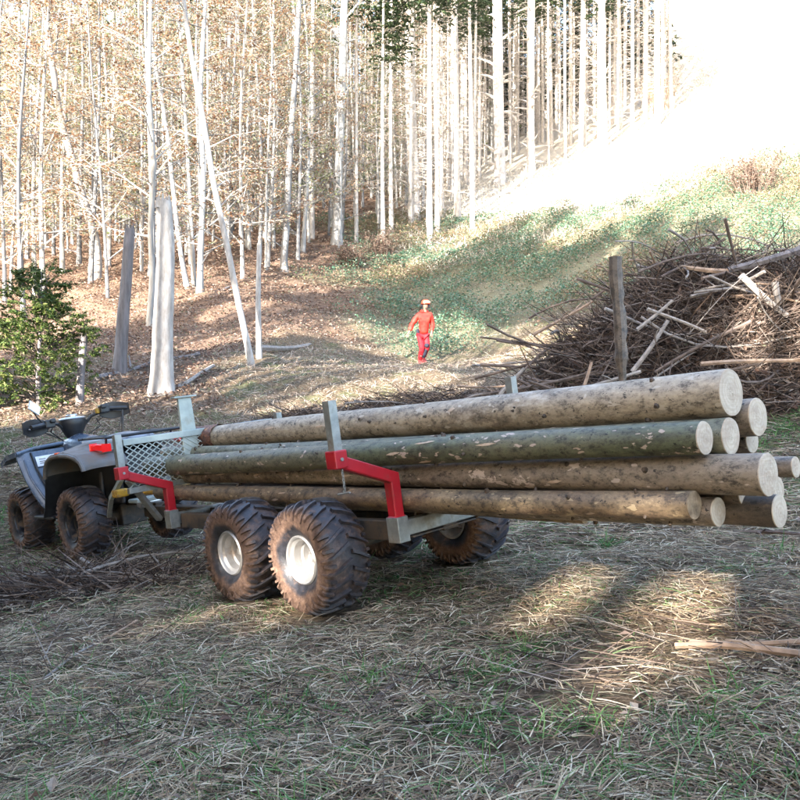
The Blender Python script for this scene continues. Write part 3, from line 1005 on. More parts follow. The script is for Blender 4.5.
def rim_mesh(rim_r, hw):
    """deep dish rim, outer face towards -x"""
    mb = MB()
    prof = [(rim_r + .006, -hw * .66), (rim_r + .007, -hw * .78), (rim_r, -hw * .84), (rim_r - .007, -hw * .80), (rim_r - .010, -hw * .70), (rim_r - .024, -hw * .62), (rim_r - .026, -hw * .30),
            (rim_r - .036, -hw * .24), (rim_r - .038, hw * .12), (rim_r * .60, hw * .16), (rim_r * .52, hw * .04), (rim_r * .34, hw * .02), (rim_r * .30, hw * .12), (0.002, hw * .12)]
    mb.lathe(prof, 48, 'x')
    mb.lathe([(rim_r + .004, hw * .80), (rim_r - .008, hw * .80), (rim_r - .02, hw * .5), (rim_r - .03, 0)], 48, 'x')
    return mb.mesh('rim', True)


def hub_mesh(rim_r, hw):
    mb = MB()
    mb.lathe([(.030, hw * .12), (.030, -hw * .22), (.024, -hw * .30), (.020, -hw * .36), (.001, -hw * .37)], 24, 'x')
    return mb.mesh('hub', True)


def nut_mesh(hw):
    mb = MB()
    mb.lathe([(.009, hw * .10), (.009, -hw * .10), (.001, -hw * .10)], 6, 'x')
    return mb.mesh('wheel_nut')


TY = tyre_mesh(.288, .135, .118)
RIM = rim_mesh(.118, .135); HUB = hub_mesh(.118, .135); NUT = nut_mesh(.135)
TY.materials.append(M['tyre']); RIM.materials.append(M['rim']); HUB.materials.append(M['rim']); NUT.materials.append(M['silver'])
QTY = tyre_mesh(.294, .132, .148, 20)
QRIM = rim_mesh(.148, .132); QHUB = hub_mesh(.148, .132)
QTY.materials.append(M['tyre_quad']); QRIM.materials.append(M['rim_black']); QHUB.materials.append(M['rim_black'])


def wheel(parent, loc, flip, ty, rim, hub, spin):
    w_ = empty('wheel'); w_.parent = parent
    w_.location = loc
    w_.rotation_euler = (spin, 0, math.pi if flip else 0)
    link('tyre', ty, w_); link('rim', rim, w_); link('hub', hub, w_)
    for k in range(5):
        a = 2 * math.pi * k / 5
        rr = .068 if rim is RIM else .075
        link('wheel_nut', NUT, w_, loc=(0.0, rr * .78 * math.cos(a), rr * .78 * math.sin(a)))
    return w_


for (b, a, fl, s) in ((0, 0, False, .3), (0, .687, False, 1.1), (1.06, 0, True, 2.0), (1.06, .687, True, .7)):
    wheel(TRL, (b, a, 0.0), fl, TY, RIM, HUB, s)

# running gear
mb = MB()
for b in (.20, .86):
    mb.bar((b, -.05, 0), (b, .74, 0), .05, .09)
    mb.bar((b, .34, 0), (b, .34, .09), .10, .08)
mb.build('rocker_beam', M['steel_dark'], TRL, bevel=.006)
for a in (0, .687):
    mb = MB(); mb.tube([(.1, a, 0), (.96, a, 0)], .022, 12); mb.build('axle', M['steel_dark'], TRL, smooth=True)
MB().bar((.53, -.44, .085), (.53, 3.0, .085), .10, .09).build('main_beam', M['steel_dark'], TRL, bevel=.006)
for b in (.27, .79):
    MB().bar((b, -.36, .085), (b, 1.90, .085), .06, .10).build('side_rail', M['steel_dark'], TRL, bevel=.004)


def bolster(a, hi, top, mud):
    cb = MB()
    cb.bar((.22, a, .105), (.84, a, .105), .065, .075)
    cb.build('cross_beam', M['steel'], TRL, bevel=.005)
    for s in (-1, 1):
        f = lambda b: .53 + s * (.53 - b)
        def X(b): return b if s < 0 else 1.06 - b
        MB().box((X(.20), a, .105), (.070, .085, .125)).build('stake_foot', M['steel'], TRL, bevel=.004)
        red = MB()
        h0, h1 = .168, hi
        # upright, elbow and arm as one bent square tube
        w2 = .029
        secs = []
        pts = [(X(.20), .168), (X(.20), h1 - .015), (X(-.10), h1 + .105)]
        p0, p1, p2 = [Vector((p[0], a, p[1])) for p in pts]
        d1 = (p2 - p1).normalized()
        nrm1 = Vector((1, 0, 0))
        n2 = Vector((-d1.z, 0, d1.x))
        if n2.x < 0: n2 = -n2
        bis = (nrm1 + n2).normalized(); k = 1 / bis.dot(nrm1)
        for p, nv, kk in ((p0, nrm1, 1), (p1, bis, k), (p2, n2, 1)):
            secs.append([p - nv * w2 * kk + Vector((0, -w2, 0)), p + nv * w2 * kk + Vector((0, -w2, 0)), p + nv * w2 * kk + Vector((0, w2, 0)), p - nv * w2 * kk + Vector((0, w2, 0))])
        red.loft(secs)
        red.build('stake_arm', M['red_paint'], TRL, bevel=.005)
        MB().box((X(-.115), a, h1 + .120), (.074, .074, .085)).build('stake_socket', M['red_paint'], TRL, bevel=.006)
        st = MB()
        q = .0235
        ring = lambda z, e=0: [(X(-.115) + x, a + y, z) for x, y in ((-q, -q), (q, -q), (q, q), (-q, q))]
        ri = lambda z: [(X(-.115) + x, a + y, z) for x, y in ((-q + .004, -q + .004), (q - .004, -q + .004), (q - .004, q - .004), (-q + .004, q - .004))]
        st.loft([ring(h1 + .14), ring(top), ri(top), ri(top - .06)], caps=True)
        st.build('stake', M['steel'], TRL, bevel=.0015)
        # pin bolt heads
        bo = MB(); bo.lathe([(.009, -.044), (.009, -.036)], 6, 'y', (X(-.115), a, h1 + .12)); bo.add([(X(-.115) + .009 * math.cos(i * math.pi / 3), a - .044, h1 + .12 + .009 * math.sin(i * math.pi / 3)) for i in range(6)], [tuple(range(6))]); bo.build('bolt', M['steel'], TRL)


bolster(-.41, .375, .768, 0)
bolster(1.95, .355, .735, 1)
# bracket under the rear cross beam with oval cutouts read as a gusset plate
g = MB()
g.loft([[(.25, -.455, .055), (.25, -.455, .062), (.25, -.25, .062), (.25, -.25, .055)], [(.80, -.455, .055), (.80, -.455, .062), (.80, -.25, .062), (.80, -.25, .055)]])
g.build('gusset_plate', M['steel_dark'], TRL)
# chain with T pin hanging from the near rear socket
for i in range(7):
    ring = MB()
    pts = []
    for k in range(9):
        a = 2 * math.pi * k / 8
        u_, z_ = .005 * math.cos(a), .0095 * math.sin(a)
        pts.append((-.115 + (u_ if i % 2 else 0), -.44 + (0 if i % 2 else u_), .44 - i * .0145 + z_))
    ring.tube(pts, .0017, 5, caps=False)
    ring.build('chain_link', M['steel'], TRL, smooth=True)
MB().tube([(-.115, -.475, .342), (-.115, -.385, .332)], .0045, 8).tube([(-.115, -.43, .337), (-.115, -.43, .35)], .004, 8).build('locking_pin', M['steel'], TRL, smooth=True)

# headboard
HA = 1.985
MB().box((.53, HA, .675), (1.20, .05, .045)).build('headboard_top_rail', M['steel_light'], TRL, bevel=.004)
MB().box((.53, HA + .07, .694), (1.16, .05, .012)).build('headboard_top_lip', M['navy'], TRL, bevel=.003)
MB().box((.53, HA, .345), (1.20, .04, .04)).build('headboard_bottom_rail', M['steel'], TRL, bevel=.004)
mesh_ = MB()
x0_, x1_, z0_, z1_ = -.06, 1.12, .365, .653
step, slope = .056, 0.72
hh = z1_ - z0_
for sg in (-1, 1):
    k = -8
    while True:
        xa = x0_ + k * step
        if xa > x1_ + hh / slope: break
        # strand from bottom to top
        p, q = (xa, z0_), (xa + hh / slope, z1_)
        if sg < 0: p, q = (xa + hh / slope, z0_), (xa, z1_)
        def clip(p, q):
            t0, t1 = 0.0, 1.0
            dx = q[0] - p[0]
            for lim, s_ in ((x0_, 1), (x1_, -1)):
                a_, b_ = s_ * (p[0] - lim), s_ * (q[0] - lim)
                if a_ < 0 and b_ < 0: return None
                if a_ < 0: t0 = max(t0, a_ / (a_ - b_))
                if b_ < 0: t1 = min(t1, a_ / (a_ - b_))
            if t1 - t0 < 0.04: return None
            return [(p[0] + dx * t, p[1] + (q[1] - p[1]) * t) for t in (t0, t1)]
        c_ = clip(p, q)
        if c_:
            mesh_.bar((c_[0][0], HA - .012 + sg * .0025, c_[0][1]), (c_[1][0], HA - .012 + sg * .0025, c_[1][1]), .0065, .004, up=(0, 1, 0))
        k += 1
mesh_.build('headboard_mesh', M['steel_light'], TRL)
tp = MB()
tp.box((.43, HA + .002, .70), (.125, .030, .46), taper=.82)
tp.build('headboard_post', M['steel_light'], TRL, bevel=.004)
MB().box((.43, HA + .002, .938), (.175, .060, .012)).build('post_cap', M['steel_light'], TRL, bevel=.002)
# braces, tow gear
MB().bar((-.06, 1.99, .42), (.19, 2.12, .10), .045, .03).build('brace', M['steel'], TRL, bevel=.003)
MB().bar((.17, 2.62, .40), (.17, 2.86, .25), .035, .03).build('brace', M['steel_light'], TRL, bevel=.003)
MB().bar((.17, 2.86, .25), (.20, 3.02, .10), .033, .028).build('brace', M['steel'], TRL, bevel=.003)
MB().bar((.53, 2.0, .34), (.53, 2.75, .10), .05, .05).build('drawbar_brace', M['steel_dark'], TRL, bevel=.004)
MB().lathe([(.001, -.09), (.038, -.09), (.042, -.08), (.042, .08), (.038, .09), (.001, .09)], 20, 'x', (.50, 2.92, .165)).build('winch_drum', M['silver'], TRL, smooth=True)
MB().box((.42, 2.80, .20), (.22, .16, .03)).build('winch_plate', M['steel_light'], TRL, bevel=.006)
yb = MB()
yb.box((.40, 2.35, .285), (.34, .22, .035)).box((.18, 2.70, .29), (.10, .10, .06)).box((.30, 2.45, .315), (.10, .12, .03), taper=.6)
yb.build('yellow_plate', M['yellow'], TRL, bevel=.012)

# stake wedged upright on the top log
ws = MB()
bp = tl(.585, -1.50, .665)
tp_ = Vector((bp.x - .012, bp.y + 0.01, bp.z + .545))
prs = random.Random(5)
ringsS = []
for i in range(15):
    t = i / 14
    c = bp.lerp(tp_, t) + Vector((0.006 * math.sin(5 * t), 0, 0))
    h = .0265 if t > .22 else .010 + .0165 * (t / .22)
    ringsS.append([c + Vector((math.cos(k * math.pi / 5 + .3) * h * (1 + .20 * prs.uniform(-1, 1)) + (0.0 if t > .22 else .010 * (1 - t / .22)), math.sin(k * math.pi / 5 + .3) * h, 0)) for k in range(10)])
ws.loft(ringsS)
wso = ws.build('wooden_stake', M['bark_dark'], None, smooth=False)
tag(wso, 'dark wooden stake with a pointed foot standing upright on the top log', 'stake')

# ------------------------------------------------------------------ quad bike
QW = FR @ Matrix.Translation((.55, 3.437, -.228 ))
QB = empty('quad_bike', mw=QW)
tag(QB, 'muddy slate blue quad bike towing the log trailer, lit red tail lamp', 'quad bike')
RZ = .287
for (b, a, fl, s) in ((-.39, 0, False, .2), (-.39, 1.28, False, .9), (.39, 0, True, 1.4), (.39, 1.28, True, .5)):
    wheel(QB, (b, a, RZ), fl, QTY, QRIM, QHUB, s)


def shell(profile, b0, b1, thick=.012, edge=0.0):
    """profile list of (a,z) swept from b0 to b1 with thickness downwards"""
    mbs = MB()
    n = len(profile)
    nb = 6
    rows_t, rows_b = [], []
    for j in range(nb + 1):
        b = b0 + (b1 - b0) * j / nb
        e = 1 - abs(2 * j / nb - 1) ** 3
        for lst, off in ((rows_t, 0), (rows_b, -thick)):
            lst.append([(b, a, z + off + 0.012 * e) for a, z in profile])
    vs = [v for r2 in rows_t for v in r2] + [v for r2 in rows_b for v in r2]
    N = (nb + 1) * n
    fs = []
    for j in range(nb):
        for i in range(n - 1):
            q = j * n + i
            fs.append((q, q + 1, q + n + 1, q + n))
            fs.append((N + q, N + q + n, N + q + n + 1, N + q + 1))
    for j in range(nb):
        for i in (0, n - 1):
            q = j * n + i
            fs.append((q, q + n, N + q + n, N + q))
    for i in range(n - 1):
        for j in (0, nb):
            q = j * n + i
            fs.append((q, N + q, N + q + 1, q + 1))
    return mbs.add(vs, fs)


rear_prof = [(-.49, .735), (-.485, .76), (-.45, .80), (-.38, .835), (-.22, .862), (-.02, .872), (.16, .862), (.27, .825), (.33, .76), (.36, .69)]
for s in (-1, 1):
    b0, b1 = (-.53, -.17) if s < 0 else (.17, .53)
    shell(rear_prof, b0, b1, .022).build('rear_fender', M['fender'], QB, smooth=True)
    # rolled lip of the fender
    lp = MB(); bb = s * .53
    lp.tube([(bb, a, z - .022) for a, z in rear_prof], .019, 8); lp.build('fender_lip', M['fender'], QB, smooth=True)
    shell([(.355, .70), (.40, .56), (.45, .44), (.52, .35)], b0, b1, .022).build('fender_flap', M['black'], QB, smooth=True)
    # side skirt joining seat and fender
    lo = MB()
    lo.loft([[(s * .52, a, z) for a, z in ((-.44, .79), (-.1, .875), (.22, .85), (.2, .83), (-.1, .85), (-.42, .76))], [(s * .20, a, z) for a, z in ((-.44, .86), (-.1, .93), (.30, .92), (.3, .88), (-.1, .88), (-.42, .80))]])
    lo.build('fender_deck', M['fender'], QB, smooth=True)
    # inner wheel well
    MB().box((s * .19, .02, .60), (.03, .80, .40)).build('wheel_well', M['black'], QB, bevel=.02)
    # foot well
    MB().box((s * .36, .63, .325), (.28, .46, .025)).build('footrest', M['black'], QB, bevel=.008)
    # tail lamp
    tlm = MB()
    tlm.loft([[(s * .33 + x, -.50, .868 + z) for x, z in ((-.026, -.018), (.026, -.018), (.026, .018), (-.026, .018))],
              [(s * .33 + x, -.48, .870 + z) for x, z in ((-.036, -.027), (.036, -.027), (.036, .027), (-.036, .027))],
              [(s * .345 + x, -.40, .878 + z) for x, z in ((-.036, -.024), (.036, -.024), (.036, .026), (-.036, .026))],
              [(s * .365 + x, -.33, .882 + z) for x, z in ((-.02, -.016), (.02, -.016), (.02, .018), (-.02, .018))]])
    tlm.build('tail_lamp', M['tail'], QB, bevel=.012)
    MB().box((s * .525, .02, .862), (.03, .062, .03)).build('side_reflector', M['orange_ref'], QB, bevel=.006)

# core body
core = MB()
def sec(a, w, z0, z1): return [(-w, a, z0), (w, a, z0), (w, a, z1 - .04), (w * .7, a, z1), (-w * .7, a, z1), (-w, a, z1 - .04)]
core.loft([sec(-.44, .14, .55, .80), sec(-.2, .17, .42, .86), (sec(.1, .17, .30, .86)), sec(.5, .16, .26, .84), sec(.9, .18, .28, .88), sec(1.3, .18, .32, .88), sec(1.58, .12, .42, .80)])
core.build('chassis', M['black'], QB, smooth=True, bevel=.01)
seat = MB()
def ss(a, w, z0, z1):
    return [(w * math.cos(t) if abs(math.cos(t)) < .999 else w * math.cos(t), a, z0 + (z1 - z0) * max(0, math.sin(t)) ** .6) for t in [math.pi * i / 10 for i in range(11)]]
seat.loft([ss(-.42, .10, .86, .90), ss(-.36, .17, .86, .955), ss(-.1, .19, .86, .975), ss(.2, .17, .86, .955), ss(.42, .13, .86, .95), ss(.56, .11, .88, .975), ss(.66, .10, .88, .96)])
seat.build('seat', M['seat'], QB, smooth=True)
tank = MB()
tank.loft([ss(.52, .13, .80, .96), ss(.66, .15, .80, .99), ss(.85, .15, .80, 1.01), ss(1.05, .17, .80, .98), ss(1.35, .16, .80, .93), ss(1.55, .10, .80, .88)])
tank.build('front_cowl', M['navy'], QB, smooth=True)
# front fenders: top deck, rear facing mud guard and lower wing
for s in (-1, 1):
    top = MB()
    top.loft([[(s * b, a, z) for a, z in ((1.34, z1 - .08), (1.18, z1 - .02), (.92, z1 + .004), (.90, z1 - .022), (1.18, z1 - .05), (1.32, z1 - .11))] for b, z1 in ((.57, .905), (.40, .935), (.15, .95))])
    top.build('front_fender', M['navy'], QB, smooth=False, bevel=.008)
    lip = MB()
    lip.tube([(s * .14, .905, .945), (s * .40, .895, .932), (s * .565, .885, .900)], .016, 8); lip.build('fender_lip', M['navy'], QB, smooth=True)
    mg = MB()
    # panel rows from top to bottom: (b_outer, b_inner, a, z)
    rows = [(.565, .15, .885, .905), (.555, .15, .835, .80), (.540, .16, .77, .66), (.515, .17, .70, .54), (.485, .17, .63, .43), (.43, .18, .58, .345), (.36, .20, .57, .325)]
    nb = 7
    front, back = [], []
    for bo_, bi, a, z in rows:
        fr_, bk = [], []
        for j in range(nb):
            t = j / (nb - 1)
            b = bo_ + (bi - bo_) * t
            edge = .045 * (1 - min(1, t / .18)) if t < .18 else 0
            fr_.append((s * b, a + edge, z))
            bk.append((s * b, a + edge + .022, z))
        front.append(fr_); back.append(bk)
    for g_ in (front, back):
        mg.loft(g_, caps=False, closed=False)
    for j in (0, nb - 1):
        mg.loft([[front[i][j], back[i][j]] for i in range(len(rows))], caps=False, closed=False)
    mg.loft([[front[-1][j], back[-1][j]] for j in range(nb)], caps=False, closed=False)
    mg.build('mud_guard', M['navy'], QB, smooth=True)
    # raised ribs on the guard
    rb = MB(); rb.tube([(s * .45, .868, .895), (s * .44, .80, .76), (s * .42, .735, .645), (s * .40, .69, .56), (s * .35, .66, .50), (s * .22, .65, .49)], .011, 6)
    rb.build('guard_rib', M['black'], QB, smooth=True)
    rb2 = MB(); rb2.tube([(s * .52, .84, .84), (s * .515, .775, .70), (s * .49, .72, .60), (s * .46, .66, .50), (s * .40, .60, .40)], .009, 6)
    rb2.build('guard_rib', M['navy'], QB, smooth=True)
stk = MB()
stk.add([(-.425, .841, .855), (-.20, .841, .860), (-.20, .775, .715), (-.28, .775, .715), (-.285, .800, .770), (-.425, .800, .765)], [(0, 1, 2, 3, 4, 5)])
stk.build('warning_sticker', M['white_label'], QB)
pr_ = MB()
for zz, x0, x1 in ((.832, -.40, -.34), (.832, -.325, -.235), (.812, -.40, -.30), (.795, -.40, -.33)):
    a_ = .841 - (.855 - zz) * .46 - .002
    pr_.add([(x0, a_, zz), (x1, a_, zz), (x1, a_ - .003, zz - .007), (x0, a_ - .003, zz - .007)], [(0, 1, 2, 3)])
pr_.build('sticker_print', M['fender'], QB)
# rear rack tubes and tow hitch
rk = MB()
for b in (-.30, -.1, .1, .30): rk.tube([(b, -.50, .945), (b, .02, .955)], .010, 8)
rk.tube([(-.34, -.50, .945), (.34, -.50, .945)], .012, 8).tube([(-.34, .02, .955), (.34, .02, .955)], .012, 8)
for b in (-.28, .28): rk.tube([(b, -.40, .945), (b, -.36, .84)], .010, 8)
rk.build('rear_rack', M['black'], QB, smooth=True)
MB().box((0, -.30, .40), (.12, .40, .08)).box((0, -.52, .36), (.08, .16, .04)).build('tow_hitch', M['steel_dark'], QB, bevel=.006)
ax = MB(); ax.tube([(-.30, 0, RZ), (.30, 0, RZ)], .045, 12).tube([(-.30, 1.28, RZ), (.30, 1.28, RZ)], .03, 12).box((0, 0, RZ), (.22, .20, .18)).box((0, .55, .42), (.36, .5, .3))
ax.build('drive_train', M['steel_dark'], QB, bevel=.01)
sh = MB()
for s in (-1, 1):
    sh.tube([(s * .24, -.06, .33), (s * .20, -.02, .66)], .026, 10)
    sh.tube([(s * .26, 1.24, .33), (s * .20, 1.20, .70)], .024, 10)
sh.build('shock_absorbers', M['black'], QB, smooth=True)
ex = MB(); ex.tube([(.16, .2, .48), (.18, -.1, .52), (.18, -.44, .54)], .05, 14); ex.build('exhaust', M['fender'], QB, smooth=True)
# steering: pod with round cap, bars, grips, mirror
pod = MB()
pod.lathe([(.001, .97), (.06, .97), (.085, 1.02), (.115, 1.08), (.125, 1.125), (.118, 1.15), (.085, 1.168), (.001, 1.172)], 26, 'z', (0, .98, 0))
pod.build('instrument_pod', M['black'], QB, smooth=True)
MB().lathe([(.119, 1.150), (.123, 1.158), (.110, 1.168), (.062, 1.176), (.060, 1.176)], 26, 'z', (0, .98, 0)).build('pod_trim', M['silver'], QB, smooth=True)
MB().lathe([(.055, 1.168), (.055, 1.190), (.047, 1.197), (.001, 1.199)], 26, 'z', (0, .98, 0)).build('round_cap', M['silver'], QB, smooth=True)
hb = MB()
hb.tube([(-.42, .78, 1.12), (-.30, .84, 1.14), (-.16, .92, 1.12), (-.08, .97, 1.06), (.08, .97, 1.06), (.16, .92, 1.16), (.28, .86, 1.20), (.40, .80, 1.20)], .014, 10)
hb.tube([(0, .98, .90), (0, .97, 1.06)], .03, 10)
hb.build('handlebar', M['black'], QB, smooth=True)
for s, zz in ((-1, 1.12), (1, 1.20)):
    gp = MB(); gp.tube([(s * .30, .84, zz + .01), (s * .45, .765, zz - .005)], .020, 10); gp.build('grip', M['black'], QB, smooth=True)
    ct = MB(); ct.box((s * .26, .85, zz + .01), (.09, .075, .075)).box((s * .24, .81, zz + .035), (.05, .05, .04))
    ct.build('switch_box', M['black'], QB, bevel=.012)
    lv = MB(); lv.tube([(s * .26, .90, zz + .01), (s * .36, .895, zz - .005), (s * .44, .85, zz - .02)], .008, 6); lv.build('brake_lever', M['silver'], QB, smooth=True)
    hg = MB()
    hr = []
    for i in range(7):
        t = i / 6
        b = s * (.25 + .25 * t); a = .93 - .10 * t ** 2; hgt = .055 + .035 * math.sin(math.pi * t)
        hr.append([(b, a, zz - hgt), (b, a + .012, zz - hgt), (b, a + .012, zz + hgt * .8), (b, a, zz + hgt * .8)])
    hg.loft(hr); hg.build('hand_guard', M['black'], QB, smooth=True, bevel=.004)
MB().box((.20, .86, 1.20), (.035, .035, .05)).build('fuse_cap', M['yellow'], QB, bevel=.008)
mr = MB(); mr.tube([(-.30, .86, 1.13), (-.36, .84, 1.20), (-.40, .80, 1.25)], .007, 6); mr.build('mirror_arm', M['black'], QB, smooth=True)
mo = MB(); mo.box((0, 0, 0), (.125, .018, .095))
mo.build('mirror', M['mirror'], QB, bevel=.02, loc=(-.40, .77, 1.285), rot=(R(-18), R(35), R(20)))
# work light pole on the rear rack
pl = MB(); pl.tube([(.02, -.02, .93), (.04, -.02, 1.05), (.06, .0, 1.16)], .011, 8); pl.tube([(-.02, -.04, .93), (.0, -.04, 1.02), (.03, -.03, 1.10)], .006, 6)
pl.build('lamp_pole', M['steel_dark'], QB, smooth=True)
# cables
for k in range(3):
    cb = MB(); s = (-1, 1, -1)[k]
    cb.tube([(s * .2, .9, 1.13), (s * (.22 + .03 * k), .95, 1.06), (s * .12, 1.0, .98), (s * .06, 1.02, .93)], .005, 6); cb.build('cable', M['black'], QB, smooth=True)


# ------------------------------------------------------------------ person
def skin_mesh(name, verts, edges, radii, root=0, sub=1):
    me = bpy.data.meshes.new(name + '_skeleton')
    me.from_pydata(verts, edges, [])
    ob = bpy.data.objects.new(name + '_skeleton', me)
    COL.objects.link(ob)
    sk = ob.modifiers.new('skin', 'SKIN')
    sk.use_smooth_shade = True
    for i, r2 in enumerate(radii):
        me.skin_vertices[0].data[i].radius = r2 if hasattr(r2, '__len__') else (r2, r2)
    me.skin_vertices[0].data[root].use_root = True
    ss_ = ob.modifiers.new('sub', 'SUBSURF'); ss_.levels = sub; ss_.render_levels = sub
    dg = bpy.context.evaluated_depsgraph_get()
    ev = ob.evaluated_get(dg)
    out = bpy.data.meshes.new_from_object(ev)
    out.name = name
    bpy.data.objects.remove(ob)
    out.polygons.foreach_set('use_smooth', [True] * len(out.polygons))
    return out


class Sk:
    def __init__(s): s.v = []; s.e = []; s.r = []
    def add(s, p, r2, par=None):
        s.v.append(tuple(p)); s.r.append(r2)
        if par is not None: s.e.append((par, len(s.v) - 1))
        return len(s.v) - 1
    def chain(s, par, *pr):
        for p, r2 in pr: par = s.add(p, r2, par)
        return par


M['skin'] = m_simple('skin', (0.26, 0.13, 0.09), (0.32, 0.17, 0.12), 10, 0.5)
M['jacket'] = m_simple('orange_jacket', (0.42, 0.016, 0.008), (0.56, 0.028, 0.012), 8, 0.7, 0, 0.4, 0.01)
M['trouser'] = m_simple('red_trousers', (0.28, 0.006, 0.012), (0.40, 0.010, 0.020), 8, 0.7, 0, 0.4, 0.01)
M['navycloth'] = m_simple('black_cloth', (0.008, 0.009, 0.02), (0.02, 0.022, 0.04), 8, 0.8)
M['helmet'] = m_simple('orange_helmet', (0.60, 0.05, 0.02), (0.70, 0.08, 0.03), 8, 0.3)
M['pale_visor'] = m_simple('pale_visor_mesh', (0.40, 0.32, 0.24), (0.50, 0.42, 0.32), 8, 0.4)
M['beard'] = m_simple('dark_hair', (0.02, 0.015, 0.012), (0.05, 0.035, 0.03), 30, 0.8)
M['boot'] = m_simple('red_work_boot', (0.45, 0.03, 0.03), (0.55, 0.05, 0.04), 10, 0.6)
M['glove'] = m_simple('grey_glove', (0.35, 0.35, 0.38), (0.45, 0.45, 0.48), 10, 0.7)

pxx, pyy = 421, 365
pX, pY, pZ = spot(pxx, pyy, 12)
PS = empty('person', (pX, pY, pZ))
tag(PS, 'person in an orange hooded jacket, red trousers and orange helmet walking on the slope', 'person')
b = Sk()
pel = b.add((.06, 0, .86), (.13, .10))
sp1 = b.chain(pel, ((.08, -.01, 1.08), (.125, .09)), ((.09, -.02, 1.28), (.15, .10)))
nk = b.chain(sp1, ((.11, -.03, 1.44), .055), ((.12, -.04, 1.53), .055))
hd = b.chain(nk, ((.125, -.05, 1.60), .078), ((.125, -.05, 1.68), .080), ((.125, -.045, 1.74), .05))
legs = {'l': [(-.03, 0, .80), (.03, -.14, .46), (-.03, .0, .11), (.0, -.07, .05), (.03, -.15, .04)],
        'r': [(.14, 0, .80), (.17, -.10, .47), (.07, .26, .22), (.09, .22, .12), (.12, .15, .08)]}
for k, L_ in legs.items():
    b.chain(pel, (L_[0], .085), (L_[1], .058), (L_[2], .040), (L_[3], .038), (L_[4], .03))
arms = {'l': [(-.08, -.02, 1.37), (-.24, -.02, 1.13), (-.33, -.10, .90)], 'r': [(.26, -.02, 1.37), (.32, .02, 1.10), (.29, -.14, .90)]}
for k, A_ in arms.items():
    s = -1 if k == 'l' else 1
    e = b.chain(sp1, (A_[0], .062), (A_[1], .044), (A_[2], .030))
    wv = Vector(A_[2]); dr_ = (wv - Vector(A_[1])).normalized()
    pm = wv + dr_ * .06
    e = b.add(pm, (.034, .020), e)
    sd_ = dr_.cross(Vector((0, 1, 0))).normalized()
    for j, ln in enumerate((.065, .078, .082, .072)):
        off = sd_ * (j - 1.5) * .019
        b.chain(e, (pm + off + dr_ * .035, .0095), (pm + off + dr_ * (.035 + ln * .5) + Vector((0, -.006, 0)), .009), (pm + off + dr_ * (.035 + ln) + Vector((0, -.02, 0)), .008))
    b.chain(e, (pm - sd_ * .03 * 1 + Vector((0, -.02, 0)), .010), (pm - sd_ * .036 + dr_ * .035 + Vector((0, -.03, 0)), .009))
bm_ = skin_mesh('body', b.v, b.e, b.r, pel)
link('body', bm_, PS, M['skin'])
# jacket
j = Sk()
w_ = j.add((.07, 0, .80), (.185, .15))
c1 = j.chain(w_, ((.075, 0, .95), (.18, .15)), ((.08, -.01, 1.08), (.175, .145)), ((.09, -.02, 1.27), (.20, .15)))
j.chain(c1, ((.11, -.01, 1.42), (.11, .095)), ((.115, -.01, 1.46), (.085, .08)))
for k, A_ in arms.items():
    j.chain(c1, (A_[0], .095), (A_[1], .076), (Vector(A_[1]).lerp(Vector(A_[2]), .9), .058))
jm = skin_mesh('jacket', j.v, j.e, j.r, w_, 2)
for v_ in jm.vertices:      # cloth folds
    q_ = Vector(v_.co)
    v_.co = q_ + v_.normal * (0.016 * mnoise.noise(Vector((q_.x * 6, q_.y * 6, q_.z * 15))) + .006 * mnoise.noise(q_ * 30))
link('jacket', jm, PS, M['jacket'])
hood = MB()
hood.lathe([(.10, 1.40), (.125, 1.44), (.12, 1.50), (.09, 1.52), (.085, 1.47)], 16, 'z', (.09, .04, 0)); hood.build('hood', M['jacket'], PS, smooth=True)
t = Sk()
h0 = t.add((.06, 0, .88), (.155, .125))
for k, L_ in legs.items():
    t.chain(h0, (L_[0], .108), (Vector(L_[0]).lerp(Vector(L_[1]), .5), .098), (L_[1], .082), (Vector(L_[1]).lerp(Vector(L_[2]), .5), .080), (Vector(L_[1]).lerp(Vector(L_[2]), .93), .070))
jm = skin_mesh('trousers', t.v, t.e, t.r, h0, 2)
for v_ in jm.vertices:
    q_ = Vector(v_.co)
    v_.co = q_ + v_.normal * (0.014 * mnoise.noise(Vector((q_.x * 7, q_.y * 7, q_.z * 18))))
link('trousers', jm, PS, M['trouser'])
kp = MB()
L_ = legs['r']
kp.lathe([(.001, -.055), (.04, -.05), (.062, -.025), (.066, 0), (.06, .03), (.001, .035)], 12, 'y', (.155, -.145, .53)); kp.build('knee_patch', M['navycloth'], PS, smooth=True)
MB().tube([(.14, -.075, .43), (.09, -.09, .30), (.05, -.07, .20)], [.05, .058, .045], 10).build('shin_patch', M['navycloth'], PS, smooth=True)
MB().tube([(-.10, -.07, .98), (-.08, -.09, .88), (-.06, -.09, .82)], [.04, .05, .035], 10).build('belt_pouch', M['navycloth'], PS, smooth=True)
for k, L_ in legs.items():
    f_ = Vector(L_[2]); tt_ = Vector(L_[4])
    bt = MB(); bt.tube([f_ + Vector((0, 0, .06)), f_ + Vector((0, 0, -.02)), Vector(L_[3]) + Vector((0, -.01, 0)), tt_ + Vector((0.01, -.05, 0)), tt_ + Vector((.02, -.09, 0))], [.058, .058, .055, .048, .03], 10)
    bt.build('boot', M['boot'], PS, smooth=True)
hl = MB()
hl.lathe([(.118, 1.67), (.145, 1.672), (.118, 1.685), (.112, 1.73), (.088, 1.775), (.045, 1.80), (.001, 1.806)], 20, 'z', (.125, -.03, 0)); hl.build('helmet', M['helmet'], PS, smooth=True)
vz = MB()
vr = []
